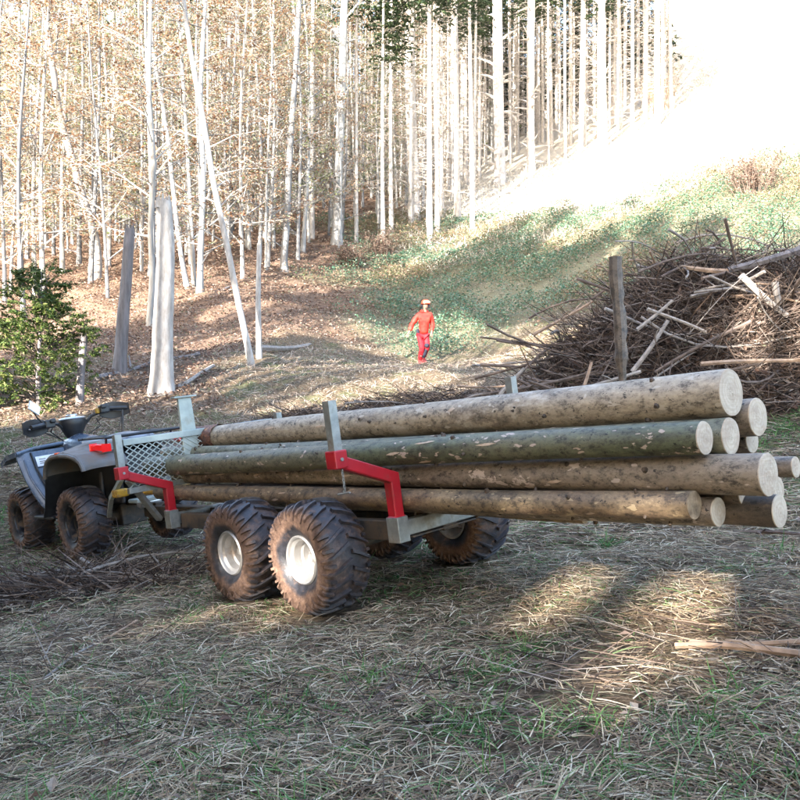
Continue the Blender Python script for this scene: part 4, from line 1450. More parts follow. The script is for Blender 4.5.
for i in range(9):
    a = R(-150 + i * 15 + 30)
    vr.append([(.13 + .135 * math.cos(a), -.03 + .135 * math.sin(a), z) for z in (1.70, 1.755)])
vz.loft(vr, caps=False, closed=False); vz.build('raised_visor', M['pale_visor'], PS, smooth=True)
for s in (-1, 1):
    MB().lathe([(.001, -.03), (.035, -.03), (.042, 0), (.035, .02), (.001, .02)], 12, 'x', (.125 + s * .10, -.03, 1.62)).build('ear_defender', M['navycloth'], PS, smooth=True)
fc = MB()
nose = Vector((.165, -.125, 1.60))
fc.tube([nose + Vector((-.01, .02, .035)), nose, nose + Vector((0, .01, -.012))], [.008, .013, .008], 8); fc.build('nose', M['skin'], PS, smooth=True)
MB().tube([(.12, -.11, 1.555), (.15, -.125, 1.545), (.185, -.10, 1.555)], [.022, .028, .02], 8).build('beard', M['beard'], PS, smooth=True)
for x_ in (.135, .185):
    MB().lathe([(.001, -.006), (.009, 0), (.001, .006)], 8, 'y', (x_, -.118 if x_ < .15 else -.105, 1.63)).build('eye', M['beard'], PS, smooth=True)


# ------------------------------------------------------------------ trees
def trunk_pts(h, lean=(0, 0), wob=.15, n=10, seed=0):
    rs = random.Random(seed)
    a, b2 = rs.uniform(0, 6), rs.uniform(0, 6)
    return [Vector((lean[0] * t * h + wob * math.sin(a + t * 4) * t - wob * math.sin(a) * 0, lean[1] * t * h + wob * math.sin(b2 + t * 3.3) * t, t * h)) for t in [i / (n - 1) for i in range(n)]]


def along(pts, t):
    t = min(max(t, 0), .9999) * (len(pts) - 1)
    i = int(t)
    return pts[i].lerp(pts[i + 1], t - i)


def tree_proto(kind, seed):
    """returns list of (part name, mesh)"""
    rs = random.Random(seed); nr = np.random.default_rng(seed)
    out = []
    if kind in ('beech', 'yellow'):
        h = rs.uniform(15, 19)
        pts = trunk_pts(h, (rs.uniform(-.05, .05), 0), .45, 12, seed)
        r0 = rs.uniform(.065, .12)
        tb = MB()
        tb.tube([pts[0] - Vector((0, 0, .3))] + pts, [r0 * 1.5] + [r0 * (1.25 if i == 0 else 1) * (1 - .8 * i / 11) for i in range(12)], 9, caps=False)
        out.append(('trunk', tb.mesh('trunk', True), 'trunk_pale'))
        lm = MB(); leaf = []
        for i in range(34):
            t = rs.uniform(.08, .98)
            p = along(pts, t); az = rs.uniform(0, 2 * math.pi); el = rs.uniform(.05, .8)
            L_ = rs.uniform(1.0, 2.6) * (1.15 - .5 * t)
            d = Vector((math.cos(az) * math.cos(el), math.sin(az) * math.cos(el), math.sin(el)))
            q = [p, p + d * L_ * .5 + Vector((0, 0, .05)), p + d * L_ + Vector((0, 0, rs.uniform(-.2, .5)))]
            lm.tube(q, [.03 * (1.2 - t), .018 * (1.2 - t) + .004, .006], 4, caps=False)
            for s in range(5):
                f = rs.uniform(.25, 1)
                b0 = along(q, f)
                az2 = az + rs.uniform(-1.2, 1.2)
                L2 = rs.uniform(.4, 1.0)
                e = b0 + Vector((math.cos(az2), math.sin(az2), rs.uniform(-.2, .4))) * L2
                lm.tube([b0, e], [.010, .004], 3, caps=False)
                if rs.random() < .9:
                    k = rs.randint(7, 21)
                    for _ in range(k): leaf.append(b0.lerp(e, rs.uniform(.2, 1.1)) + Vector((rs.gauss(0, .12), rs.gauss(0, .12), rs.gauss(0, .08))))
        out.append(('limbs', lm.mesh('limbs'), 'trunk_pale'))
        c = np.array([tuple(x) for x in leaf])
        out.append(('crown', quads('crown', c, np.c_[nr.normal(0, .6, (len(c), 2)), np.ones(len(c))], .05 + nr.random(len(c)) * .05, M['tan_leaf' if kind == 'beech' else 'yel_leaf'], 1.4), None))
    elif kind == 'pole':
        h = rs.uniform(17, 21)
        pts = trunk_pts(h, (rs.uniform(-.01, .01), 0), .10, 8, seed)
        r0 = rs.uniform(.11, .16)
        tb = MB()
        tb.tube([pts[0] - Vector((0, 0, .9))] + pts, [r0 * 1.4] + [r0 * (1.2 if i == 0 else 1) * (1 - .6 * i / 7) for i in range(8)], 10, caps=False)
        out.append(('trunk', tb.mesh('trunk', True), 'trunk_spruce'))
        lm = MB()
        for i in range(120):
            z = rs.uniform(.06, .75); p = along(pts, z); az = rs.uniform(0, 2 * math.pi)
            L_ = rs.uniform(.4, 1.5)
            d = Vector((math.cos(az), math.sin(az), rs.uniform(-.15, .55)))
            q = [p, p + d * L_ * .6, p + d * L_ + Vector((0, 0, -.18 * L_))]
            lm.tube(q, [.013, .009, .004], 3, caps=False)
            for _ in range(2):
                b0 = along(q, rs.uniform(.4, .95)); lm.tube([b0, b0 + Vector((rs.uniform(-.3, .3), rs.uniform(-.3, .3), rs.uniform(-.25, .1)))], [.006, .003], 3, caps=False)
        out.append(('dead_branches', lm.mesh('dead_branches'), 'branch_pale'))
        out.append(needle_crown(pts, .62, 1.0, 1.7, 70, nr, rs, 'needles'))
    elif kind == 'dense':
        h = rs.uniform(13, 17)
        pts = trunk_pts(h, (0, 0), .05, 6, seed)
        tb = MB(); tb.tube(pts, [.18 * (1 - .9 * i / 5) + .01 for i in range(6)], 8, caps=False)
        out.append(('trunk', tb.mesh('trunk', True), 'trunk_spruce'))
        out.append(needle_crown(pts, .06, 1.0, 2.4, 170, nr, rs, 'needles'))
    return out


def needle_crown(pts, t0, t1, rad, nb, nr, rs, matk, size=.10, per=34, young=False):
    P, N = [], []
    for i in range(nb):
        t = t0 + (t1 - t0) * (i + rs.random()) / nb
        p = along(pts, t); az = rs.uniform(0, 2 * math.pi)
        L_ = rad * (1 - (t - t0) / (t1 - t0 + .04)) ** .8 * rs.uniform(.6, 1.1) + .15
        for s in range(int(per)):
            f = rs.uniform(.12, 1)
            w2 = (.32 * (1 - f) + .08) * L_ * .6
            sid = rs.gauss(0, w2)
            x = math.cos(az) * L_ * f - math.sin(az) * sid
            y = math.sin(az) * L_ * f + math.cos(az) * sid
            z = -.28 * L_ * f * f - abs(sid) * .4 + .10 * L_ * f
            P.append((p.x + x, p.y + y, p.z + z)); N.append((rs.gauss(0, .5), rs.gauss(0, .5), 1))
    c = np.array(P)
    return ('crown', quads('crown', c, np.array(N), size * (.6 + nr.random(len(c)) * .8), M[matk], 2.6, .12), None)


def plant(parts, name, loc, rz, sc_, label, cat, group):
    root = empty(name, loc, rz)
    root.scale = (sc_, sc_, sc_)
    tag(root, label, cat, group)
    for pn, me, mk in parts:
        o = link(pn, me, root, M[mk] if mk else None)
        if pn != 'trunk': o['kind'] = 'stuff'
    return root


PROT = {'beech': [tree_proto('beech', s) for s in (1, 2, 3, 4)], 'yellow': [tree_proto('yellow', s) for s in (11, 12)],
        'pole': [tree_proto('pole', s) for s in (21, 22, 23)], 'dense': [tree_proto('dense', s) for s in (31, 32)]}

# left and middle wood
pts_ = []
SCAT = []
rs = random.Random(99)


def far_enough(x, y, dmin):
    for (a_, b_) in pts_:
        if (a_ - x) ** 2 + (b_ - y) ** 2 < dmin * dmin: return False
    return True


def scatter(kind, n, y0, y1, p0, p1, name, label, cat, group, smin=.8, smax=1.15, dmin=1.0, pw=1.0):
    c = 0; tries = 0
    while c < n and tries < n * 40:
        tries += 1
        y = y0 + (y1 - y0) * rs.random() ** pw
        px = rs.uniform(p0, p1)
        x = (px - 400) / F * y
        if not far_enough(x, y, dmin): continue
        if kind in ('beech', 'yellow') and y < 24 + max(0, px - 200) * .11: continue
        pts_.append((x, y))
        parts = rs.choice(PROT[kind])
        ro = plant(parts, name, (x, y, gz(x, y) - .05), rs.uniform(0, 6.28), rs.uniform(smin, smax), label, cat, group)
        SCAT.append((ro, kind, x, y))
        c += 1


scatter('beech', 150, 24, 62, -60, 430, 'beech_tree', 'slender pale beech with a few russet leaves in the left wood', 'tree', 'slender beeches of the left wood', .6, 1.05, .9, .9)
scatter('yellow', 60, 30, 62, -60, 440, 'birch_tree', 'thin tree with pale yellow green leaves standing among the beeches', 'tree', 'yellow leaved trees of the left wood', .6, 1.0, 1.2)
scatter('pole', 70, 40, 78, 200, 480, 'spruce_tree', 'straight bare spruce trunk with dead twigs behind the beeches', 'tree', 'straight spruces at the middle of the wood', .8, 1.1, 1.3)
scatter('pole', 64, 57, 80, 440, 672, 'spruce_tree', 'tall straight bleached spruce trunk on the sunlit bank edge', 'tree', 'spruces along the sunlit bank', .8, 1.1, 1.1)
scatter('dense', 40, 72, 100, 380, 660, 'spruce_tree', 'dark bushy spruce filling the gaps behind the bare trunks', 'tree', 'dark spruces behind the bank', 1.0, 1.5, 2.0)
scatter('dense', 52, 50, 100, -80, 430, 'spruce_tree', 'dark bushy spruce deep in the left wood behind the beeches', 'tree', 'dark spruces deep in the left wood', .9, 1.4, 2.0)


def far_wood():
    """the mass of thin trunks and leaves far up the hill"""
    n = 900
    Y = 62 + rng.random(n) * 50; px = -120 + rng.random(n) * 620
    X = (px - 400) / F * Y
    Z = ground(X, Y) - .3
    p = np.c_[X, Y, Z]
    q = p + np.c_[rng.normal(0, .6, n), rng.normal(0, .3, n), 14 + rng.random(n) * 8]
    r0 = .07 + rng.random(n) * .10
    tag(link('far_wood_trunks', prisms('far_wood_trunks', p, q, r0, r0 * .4, M['trunk_pale'])), 'mass of thin pale trunks far up the wooded hill', 'wood', kind='stuff')
    for nm, mt, m_ in (('far_wood_leaves', 'tan_leaf', 24000), ('far_wood_leaves', 'yel_leaf', 34000)):
        k = rng.integers(0, n, m_)
        t = .05 + .95 * rng.random(m_)
        c = p[k] + (q[k] - p[k]) * t[:, None] + rng.normal(0, 1.0, (m_, 3)) * np.array([1, 1, .6])
        me = quads(nm, c, np.c_[rng.normal(0, .7, (m_, 2)), np.ones(m_)], .10 + rng.random(m_) * .10, M[mt], 1.4)
        tag(link(nm, me), 'faded russet leaves of the far wood on the hill' if mt == 'tan_leaf' else 'yellow green leaves of the far wood on the hill', 'leaves', kind='stuff')


far_wood()


# individual trees that stand out
def single_tree(name, label, base, pts2, r_base, r_top, matk, limbs=0, seed=0, crown=None, flare=1.35, cat='tree', broken=False, group=None):
    """pts2: offsets (x, z) in metres from the base"""
    x, y, z = base
    root = empty(name, (x, y, z))
    tag(root, label, cat, group)
    P = [Vector((0, 0, -.15 if y < 35 else -.7))] + [Vector((a, 0.02 * i, b_)) for i, (a, b_) in enumerate(pts2)]
    # resample
    Q = []
    n = 22
    for i in range(n):
        t = i / (n - 1) * (len(P) - 1)
        k = min(int(t), len(P) - 2)
        a = P[max(k - 1, 0)]; b_ = P[k]; c = P[k + 1]; d = P[min(k + 2, len(P) - 1)]; u = t - k
        Q.append(.5 * ((2 * b_) + (c - a) * u + (2 * a - 5 * b_ + 4 * c - d) * u * u + (3 * b_ - a - 3 * c + d) * u ** 3))
    tb = MB()
    H = Q[-1].z
    rad = [max(r_top, r_base + (r_top - r_base) * max(0, q.z) / H) * (1 + (flare - 1) * math.exp(-max(q.z, 0) / .35)) for q in Q]
    tb.tube(Q, rad, 14, caps=not broken)
    # roughen
    tb.v = [tuple(Vector(v) + Vector((mnoise.noise(Vector(v) * 3) * r_base * .12, mnoise.noise(Vector(v) * 3 + Vector((5, 5, 5))) * r_base * .12, 0))) for v in tb.v]
    tb.build('trunk', M[matk], root, smooth=True)
    if broken:
        br = MB(); rr = random.Random(seed)
        for k in range(9):
            a = 2 * math.pi * k / 9; top = Q[-1] + Vector((math.cos(a) * rad[-1] * .7, math.sin(a) * rad[-1] * .7, 0))
            br.tube([top - Vector((0, 0, .12)), top + Vector((0, 0, rr.uniform(.02, .22) * r_base * 4))], [rad[-1] * .36, rad[-1] * .08], 5)
        br.build('splintered_top', M[matk], root)
    rr = random.Random(seed)
    if limbs:
        lm = MB(); leaf = []
        for i in range(limbs):
            t = rr.uniform(.25, .99); p = along(Q, t); az = rr.uniform(0, 6.28); L_ = rr.uniform(.5, 1.8)
            e = p + Vector((math.cos(az), math.sin(az) * .7, rr.uniform(-.1, .7))) * L_
            m2 = p.lerp(e, .5) + Vector((0, 0, .08))
            lm.tube([p, m2, e], [r_top * .35, r_top * .22, .004], 4, caps=False)
            for _ in range(3):
                b0 = p.lerp(e, rr.uniform(.4, 1)); e2 = b0 + Vector((rr.uniform(-.4, .4), rr.uniform(-.3, .3), rr.uniform(-.1, .4)))
                lm.tube([b0, e2], [.006, .003], 3, caps=False)
                for _ in range(8): leaf.append(b0.lerp(e2, rr.random()) + Vector((rr.gauss(0, .08), rr.gauss(0, .08), rr.gauss(0, .06))))
        lm.build('limbs', M[matk], root)['kind'] = 'stuff'
        if crown:
            c = np.array([tuple(v) for v in leaf])
            link('crown', quads('crown', c, np.c_[rng.normal(0, .6, (len(c), 2)), np.ones(len(c))], .04 + rng.random(len(c)) * .04, M[crown], 1.4), root)
    return root


def T(px, py, lo, pts_px, wb, wt, *a, **k):
    """a tree whose trunk passes the given picture positions at the distance of its base"""
    s = spot(px, py, lo)
    m = s[1] / F
    return (s, [((x - px) * m, (py - y) * m) for x, y in pts_px], wb * m / 2, wt * m / 2)


def ST(name, label, px, py, pts_px, wb, wt, matk, lo=12, **k):
    s, p2, rb, rt = T(px, py, lo, pts_px, wb, wt)
    pts_.append((s[0], s[1]))
    return single_tree(name, label, s, p2, rb, rt, matk, **k)


ST('tree_snag', 'thick pale grey broken trunk standing behind the quad bike and trailer', 162, 392, [(162, 388), (162, 340), (164, 290), (165, 240), (162, 200)], 21, 17, 'trunk_spruce', broken=True, seed=1)
ST('tree_snag', 'dark leaning broken trunk left of the thick pale one', 119, 376, [(120, 370), (122, 330), (126, 280), (129, 232)], 13, 10, 'trunk_dark', broken=True, seed=2, flare=1.15)
ST('leaning_tree', 'slim pale tree leaning left across the russet slope', 252, 364, [(250, 355), (238, 300), (226, 240), (213, 180), (203, 120), (190, 50), (180, -20)], 6.8, 4.2, 'trunk_spruce', limbs=14, seed=3, crown='tan_leaf', flare=1.1)
ST('young_tree', 'thin upright bare stem beside the foot of the leaning tree', 259, 360, [(259, 350), (258, 300), (259, 245)], 6, 4.5, 'trunk_spruce', flare=1.05)
ST('curved_tree', 'grey trunk curving left above the young spruce', 94, 280, [(97, 270), (96, 245), (88, 215), (80, 190), (72, 160), (60, 120), (52, 70), (40, -10)], 9, 5, 'trunk_grey', limbs=12, seed=4, crown='tan_leaf')
ST('young_tree', 'short dark bare trunk standing in front of the young spruce', 80, 402, [(80, 395), (81, 365), (83, 335)], 8, 7, 'trunk_dark', broken=True, flare=1.05)
ST('beech_tree', 'thin pale stem left of the thick broken trunk, reaching the wood edge', 150, 322, [(150, 310), (152, 270), (150, 220), (153, 160), (148, 80), (150, -10)], 6, 4, 'trunk_pale', limbs=14, seed=5, crown='tan_leaf')
ST('beech_tree', 'pale stem leaning left just right of the thick broken trunk', 188, 288, [(187, 285), (182, 260), (177, 225), (172, 180), (165, 120), (150, 40)], 5, 3.5, 'trunk_pale', limbs=12, seed=6, crown='tan_leaf')
ST('beech_tree', 'straight pale stem on the russet floor left of the leaning tree', 200, 296, [(200, 285), (201, 240), (203, 180), (200, 100), (205, 0)], 6, 4, 'trunk_pale', limbs=12, seed=7, crown='tan_leaf')
ST('beech_tree', 'straight pale beech standing just right of the leaning tree top', 285, 274, [(284, 260), (287, 220), (290, 150), (296, 60), (300, -20)], 7, 5, 'trunk_pale', limbs=16, seed=8, crown='tan_leaf')
ST('beech_tree', 'stout white trunk above the reddish bare bush', 337, 246, [(337, 235), (338, 180), (341, 110), (343, 40), (345, -20)], 10, 7, 'trunk_pale', limbs=14, seed=9, crown='yel_leaf')
ST('spruce_tree', 'tall white trunk at the left end of the sunlit bank', 414, 222, [(414, 210), (413, 160), (410, 90), (410, 20), (409, -40)], 12, 9, 'trunk_spruce', limbs=22, seed=10, lo=30)
ST('spruce_tree', 'thickest white trunk on the bank, near the top centre', 500, 184, [(500, 175), (499, 120), (498, 60), (497, -20)], 11, 9.5, 'trunk_spruce', limbs=26, seed=11, lo=40)
ST('spruce_tree', 'white trunk right of the thickest one on the bank', 531, 172, [(531, 165), (531, 110), (531, 40), (532, -20)], 8, 7, 'trunk_spruce', limbs=30, seed=12, lo=40)
ST('spruce_tree', 'white trunk of medium width left of the dark spruce gap', 604, 150, [(604, 140), (603, 90), (602, 40), (602, -20)], 7, 6.5, 'trunk_spruce', limbs=20, seed=13, lo=40)
ST('tree_snag', 'squat grey snag at the far left of the wood floor', 23, 236, [(23, 230), (24, 210), (24, 192)], 12, 11, 'trunk_grey', broken=True, seed=14, flare=1.1)
ST('leaning_tree', 'thin stem leaning left at the left edge beside the squat snag', 48, 246, [(46, 240), (41, 215), (38, 180), (36, 120), (28, 40), (20, -20)], 5, 3.5, 'trunk_grey', limbs=12, seed=15, crown='tan_leaf', flare=1.05)
ST('leaning_tree', 'slim stem above the dark broken trunk, leaning left', 134, 214, [(132, 205), (127, 180), (120, 145), (118, 90), (110, 0)], 8, 5, 'trunk_pale', limbs=12, seed=16, crown='tan_leaf', flare=1.05)


# each front tree is told apart by counting from a landmark
MARKS = [(162, 'thick broken trunk'), (250, 'foot of the leaning tree'), (337, 'stout white trunk'), (95, 'curved grey trunk'), (23, 'squat grey snag'), (414, 'tall white trunk at the bank end')]
MARKB = [(500, 'thickest white trunk'), (604, 'white trunk by the dark gap'), (560, 'middle of the dark gap')]
ORD = ['first', 'second', 'third', 'fourth', 'fifth', 'sixth', 'seventh', 'eighth', 'ninth', 'tenth', 'eleventh', 'twelfth', 'thirteenth', 'fourteenth', 'fifteenth', 'sixteenth', 'seventeenth', 'eighteenth', 'nineteenth', 'twentieth']
for kinds, marks, y0, y1, what, grp in ((('beech',), MARKS, 0, 50, 'front beech trunk', 'beech'), (('yellow',), MARKS, 0, 54, 'yellow leaved tree', 'yellow'), (('pole',), MARKB, 56, 90, 'bleached bare spruce trunk', 'bank'), (('pole',), MARKS[2:3] + MARKS[5:], 0, 62, 'straight grey spruce trunk', 'middle')):
    bins = {}
    for ro, kd, x, y in SCAT:
        if kd not in kinds or not (y0 < y < y1): continue
        px = 400 + F * x / y
        if not (0 < px < 800): continue
        if kd == 'pole' and grp not in ro['group']: continue
        mpx, mn = min(marks, key=lambda m_: abs(m_[0] - px))
        bins.setdefault((mn, px < mpx), []).append((abs(px - mpx), ro, mpx))
    for (mn, left), lst in bins.items():
        for i, (dd, ro, mpx) in enumerate(sorted(lst, key=lambda q: q[0])):
            if i < len(ORD): ro['label'] = '%s %s %s of the %s' % (ORD[i], what, 'left' if left else 'right', mn)


# young spruce at the left
def young_spruce():
    s = spot(38, 404, 9)
    root = empty('young_spruce', s)
    tag(root, 'bushy yellow green young spruce behind the quad bike', 'tree')
    h = 135 / F * s[1]
    pts = trunk_pts(h, (.02, 0), .05, 6, 77)
    tb = MB(); tb.tube(pts, [.05, .045, .035, .025, .015, .006], 8); tb.build('trunk', M['trunk_dark'], root, smooth=True)
    rr = random.Random(5)
    lm = MB(); P, Nn = [], []
    i = 0
    while i < 520:
        # sprays fill a loose rounded volume, gated by noise so that gaps stay open
        a_ = rr.uniform(0, 6.28); t = rr.random(); rad_ = (.95 * (1 - abs(t - .32) ** 1.6 * 1.35)) * rr.random() ** .5
        if rad_ <= 0: continue
        c0 = Vector((math.cos(a_) * rad_, math.sin(a_) * rad_, .06 + t * h * .95 + .18 * math.sin(a_ * 3 + 1)))
        if mnoise.noise(c0 * 1.9) < -.12: continue
        i += 1
        p = along(pts, min(.95, t * .75))
        if i % 5 == 0: lm.tube([p, p.lerp(c0, .5) + Vector((0, 0, .05)), c0], [.010, .007, .003], 4, caps=False)
        d0 = Vector((math.cos(a_) * .7 + rr.gauss(0, .35), math.sin(a_) * .7 + rr.gauss(0, .35), rr.uniform(-.25, .75))).normalized()
        sd = d0.cross(Vector((0, 0, 1))).normalized()
        L_ = rr.uniform(.16, .34)
        lm.tube([c0, c0 + d0 * L_], [.004, .002], 3, caps=False)
        for k in range(46):
            f = rr.random()
            q = c0 + d0 * L_ * f + sd * rr.gauss(0, .05 * (1.15 - f)) + Vector((0, 0, rr.gauss(0, .012) - .03 * f))
            P.append(tuple(q)); Nn.append((rr.gauss(0, .7), rr.gauss(0, .7), 1))
    lm.build('branches', M['branch'], root)
    c = np.array(P)
    link('crown', quads('crown', c, np.array(Nn), .016 + rng.random(len(c)) * .014, M['needles_young'], 3.0, .1), root)


young_spruce()


def bare_bush(px, py, lo, hgt, wid, label, matk, n=60, leaf=None, name='bare_bush'):
    s = spot(px, py, lo)
    root = empty(name, s)
    tag(root, label, 'bush')
    rr = random.Random(px)
    lm = MB(); leafp = []
    for i in range(n):
        az = rr.uniform(0, 6.28); sp_ = rr.uniform(0, wid / 2)
        b0 = Vector((math.cos(az) * sp_ * .5, math.sin(az) * sp_ * .5, -.03))
        e = Vector((math.cos(az) * sp_ * 1.1 + rr.gauss(0, .1), math.sin(az) * sp_ * 1.1, hgt * rr.uniform(.5, 1)))
        m_ = b0.lerp(e, .5) + Vector((rr.gauss(0, .06), rr.gauss(0, .06), .05))
        lm.tube([b0, m_, e], [.012, .009, .004], 3, caps=False)
        for _ in range(5):
            a = b0.lerp(e, rr.uniform(.3, 1)); c = a + Vector((rr.gauss(0, .2), rr.gauss(0, .2), rr.uniform(.02, .25)))
            lm.tube([a, c], [.006, .003], 3, caps=False)
            for _ in range(6): leafp.append(tuple(a.lerp(c, rr.random()) + Vector((rr.gauss(0, .05), rr.gauss(0, .05), rr.gauss(0, .05)))))
    lm.build('stems', M[matk], root)['kind'] = 'stuff'
    if leaf:
        c = np.array(leafp)
        link('leaves', quads('leaves', c, np.c_[rng.normal(0, .6, (len(c), 2)), np.ones(len(c))], .04 + rng.random(len(c)) * .03, M[leaf], 1.4), root)


bare_bush(382, 262, 20, 1.5, 1.8, 'reddish brown bare bush at the edge of the brambles', 'branch', 70, 'russet')
bare_bush(352, 268, 20, 1.0, 1.4, 'low russet bush left of the reddish bare bush', 'branch', 50, 'russet')
bare_bush(752, 196, 24, 1.7, 2.4, 'grey brown bare shrub high on the right slope', 'branch', 90, 'russet')
bare_bush(660, 110, 30, 3.4, 3.6, 'orange brown shrub at the right end of the spruce row', 'branch_tan', 90, 'tan_leaf')


# ------------------------------------------------------------------ branches and fallen logs on the ground
def branch_mesh(L_, r0, r1, seed, forks=0, n=7, wob=.08):
    rr = random.Random(seed)
    mb = MB()
    pts = []
    a, b_ = rr.uniform(0, 6), rr.uniform(0, 6)
    for i in range(n):
        t = i / (n - 1)
        pts.append(Vector((wob * L_ * math.sin(a + t * 4) * .5, (t - .5) * L_, wob * L_ * math.sin(b_ + 3 * t) * .5)))
    mb.tube(pts, [r0 + (r1 - r0) * i / (n - 1) for i in range(n)], 6)
    for k in range(forks):
        t = rr.uniform(.3, .9); p = along(pts, t); rr_ = (r0 + (r1 - r0) * t) * .55
        e = p + Vector((rr.uniform(-1, 1), rr.uniform(.4, 1), rr.uniform(-.4, .8))).normalized() * L_ * rr.uniform(.12, .35)
        mb.tube([p, p.lerp(e, .5) + Vector((0, 0, .01)), e], [rr_, rr_ * .7, rr_ * .3], 5)
    return mb.mesh('branch', True)


def ground_branch(px1, py1, px2, py2, dia_px, label, matk, name='fallen_branch', forks=2, lift=.03, lo=3, seed=1):
    a = Vector(spot(px1, py1, lo)); b_ = Vector(spot(px2, py2, lo))
    mid = (a + b_) / 2 + Vector((0, 0, lift)); d = b_ - a
    me = branch_mesh(d.length, dia_px / F * a.y / 2, dia_px / F * b_.y / 2 * .7, seed, forks, 8, .05)
    o = link(name, me, None, M[matk], loc=mid)
    o.rotation_euler = d.to_track_quat('Y', 'Z').to_euler()
    tag(o, label, 'branch')


ground_branch(800, 668, 676, 656, 9, 'broken pinkish branch lying in the grass at the right edge', 'branch_tan', lo=2, forks=1, seed=2)
ground_branch(800, 652, 690, 650, 7, 'thinner weathered branch lying behind the pinkish one at the right edge', 'branch_tan', lo=2, forks=0, seed=3)
ground_branch(40, 690, 95, 655, 3, 'thin pale stick pointing up right on the straw at the lower left', 'branch_pale', lo=2, forks=0, seed=4)
ground_branch(75, 665, 135, 632, 3, 'slim brown stick parallel to the pale one at the lower left', 'branch_tan', lo=2, forks=0, seed=5)
ground_branch(375, 711, 402, 690, 5, 'dark rotten stick on the straw below the trailer wheels', 'branch', lo=2, forks=0, seed=6)
ground_branch(300, 640, 375, 652, 4, 'long thin brown stick in the straw just below the near wheels', 'branch', lo=2, forks=1, seed=7)
ground_branch(735, 535, 800, 541, 5, 'dark branch on the ground beneath the log ends at right', 'branch', lo=3, forks=2, seed=8)
ground_branch(258, 357, 308, 343, 6, 'short pale fallen log right of the leaning tree foot', 'branch_pale', 'fallen_log', 0, .06, 12, 9)
ground_branch(98, 386, 148, 366, 6, 'dark fallen log left of the thick pale trunk', 'trunk_dark', 'fallen_log', 1, .06, 12, 10)
ground_branch(150, 366, 200, 360, 6, 'mossy dark fallen log behind the thick pale trunk', 'trunk_dark', 'fallen_log', 1, .08, 12, 11)
ground_branch(-6, 409, 40, 402, 7, 'rotting log at the left edge under the young spruce', 'branch_tan', 'fallen_log', 0, .05, 9, 12)
ground_branch(175, 388, 215, 372, 5, 'pale fallen branch right of the thick trunk foot', 'branch_pale', 'fallen_branch', 1, .05, 12, 13)
ground_branch(170, 300, 240, 288, 3, 'thin dark fallen stem lying across the russet slope', 'trunk_dark', 'fallen_branch', 1, .05, 14, 14)
ground_branch(0, 252, 78, 256, 3, 'long thin fallen stem on the wood floor at the far left', 'trunk_dark', 'fallen_branch', 1, .05, 16, 15)
ground_branch(180, 333, 100, 348, 3, 'dark fallen stem behind the leaning broken trunk', 'branch', 'fallen_branch', 1, .05, 14, 16)


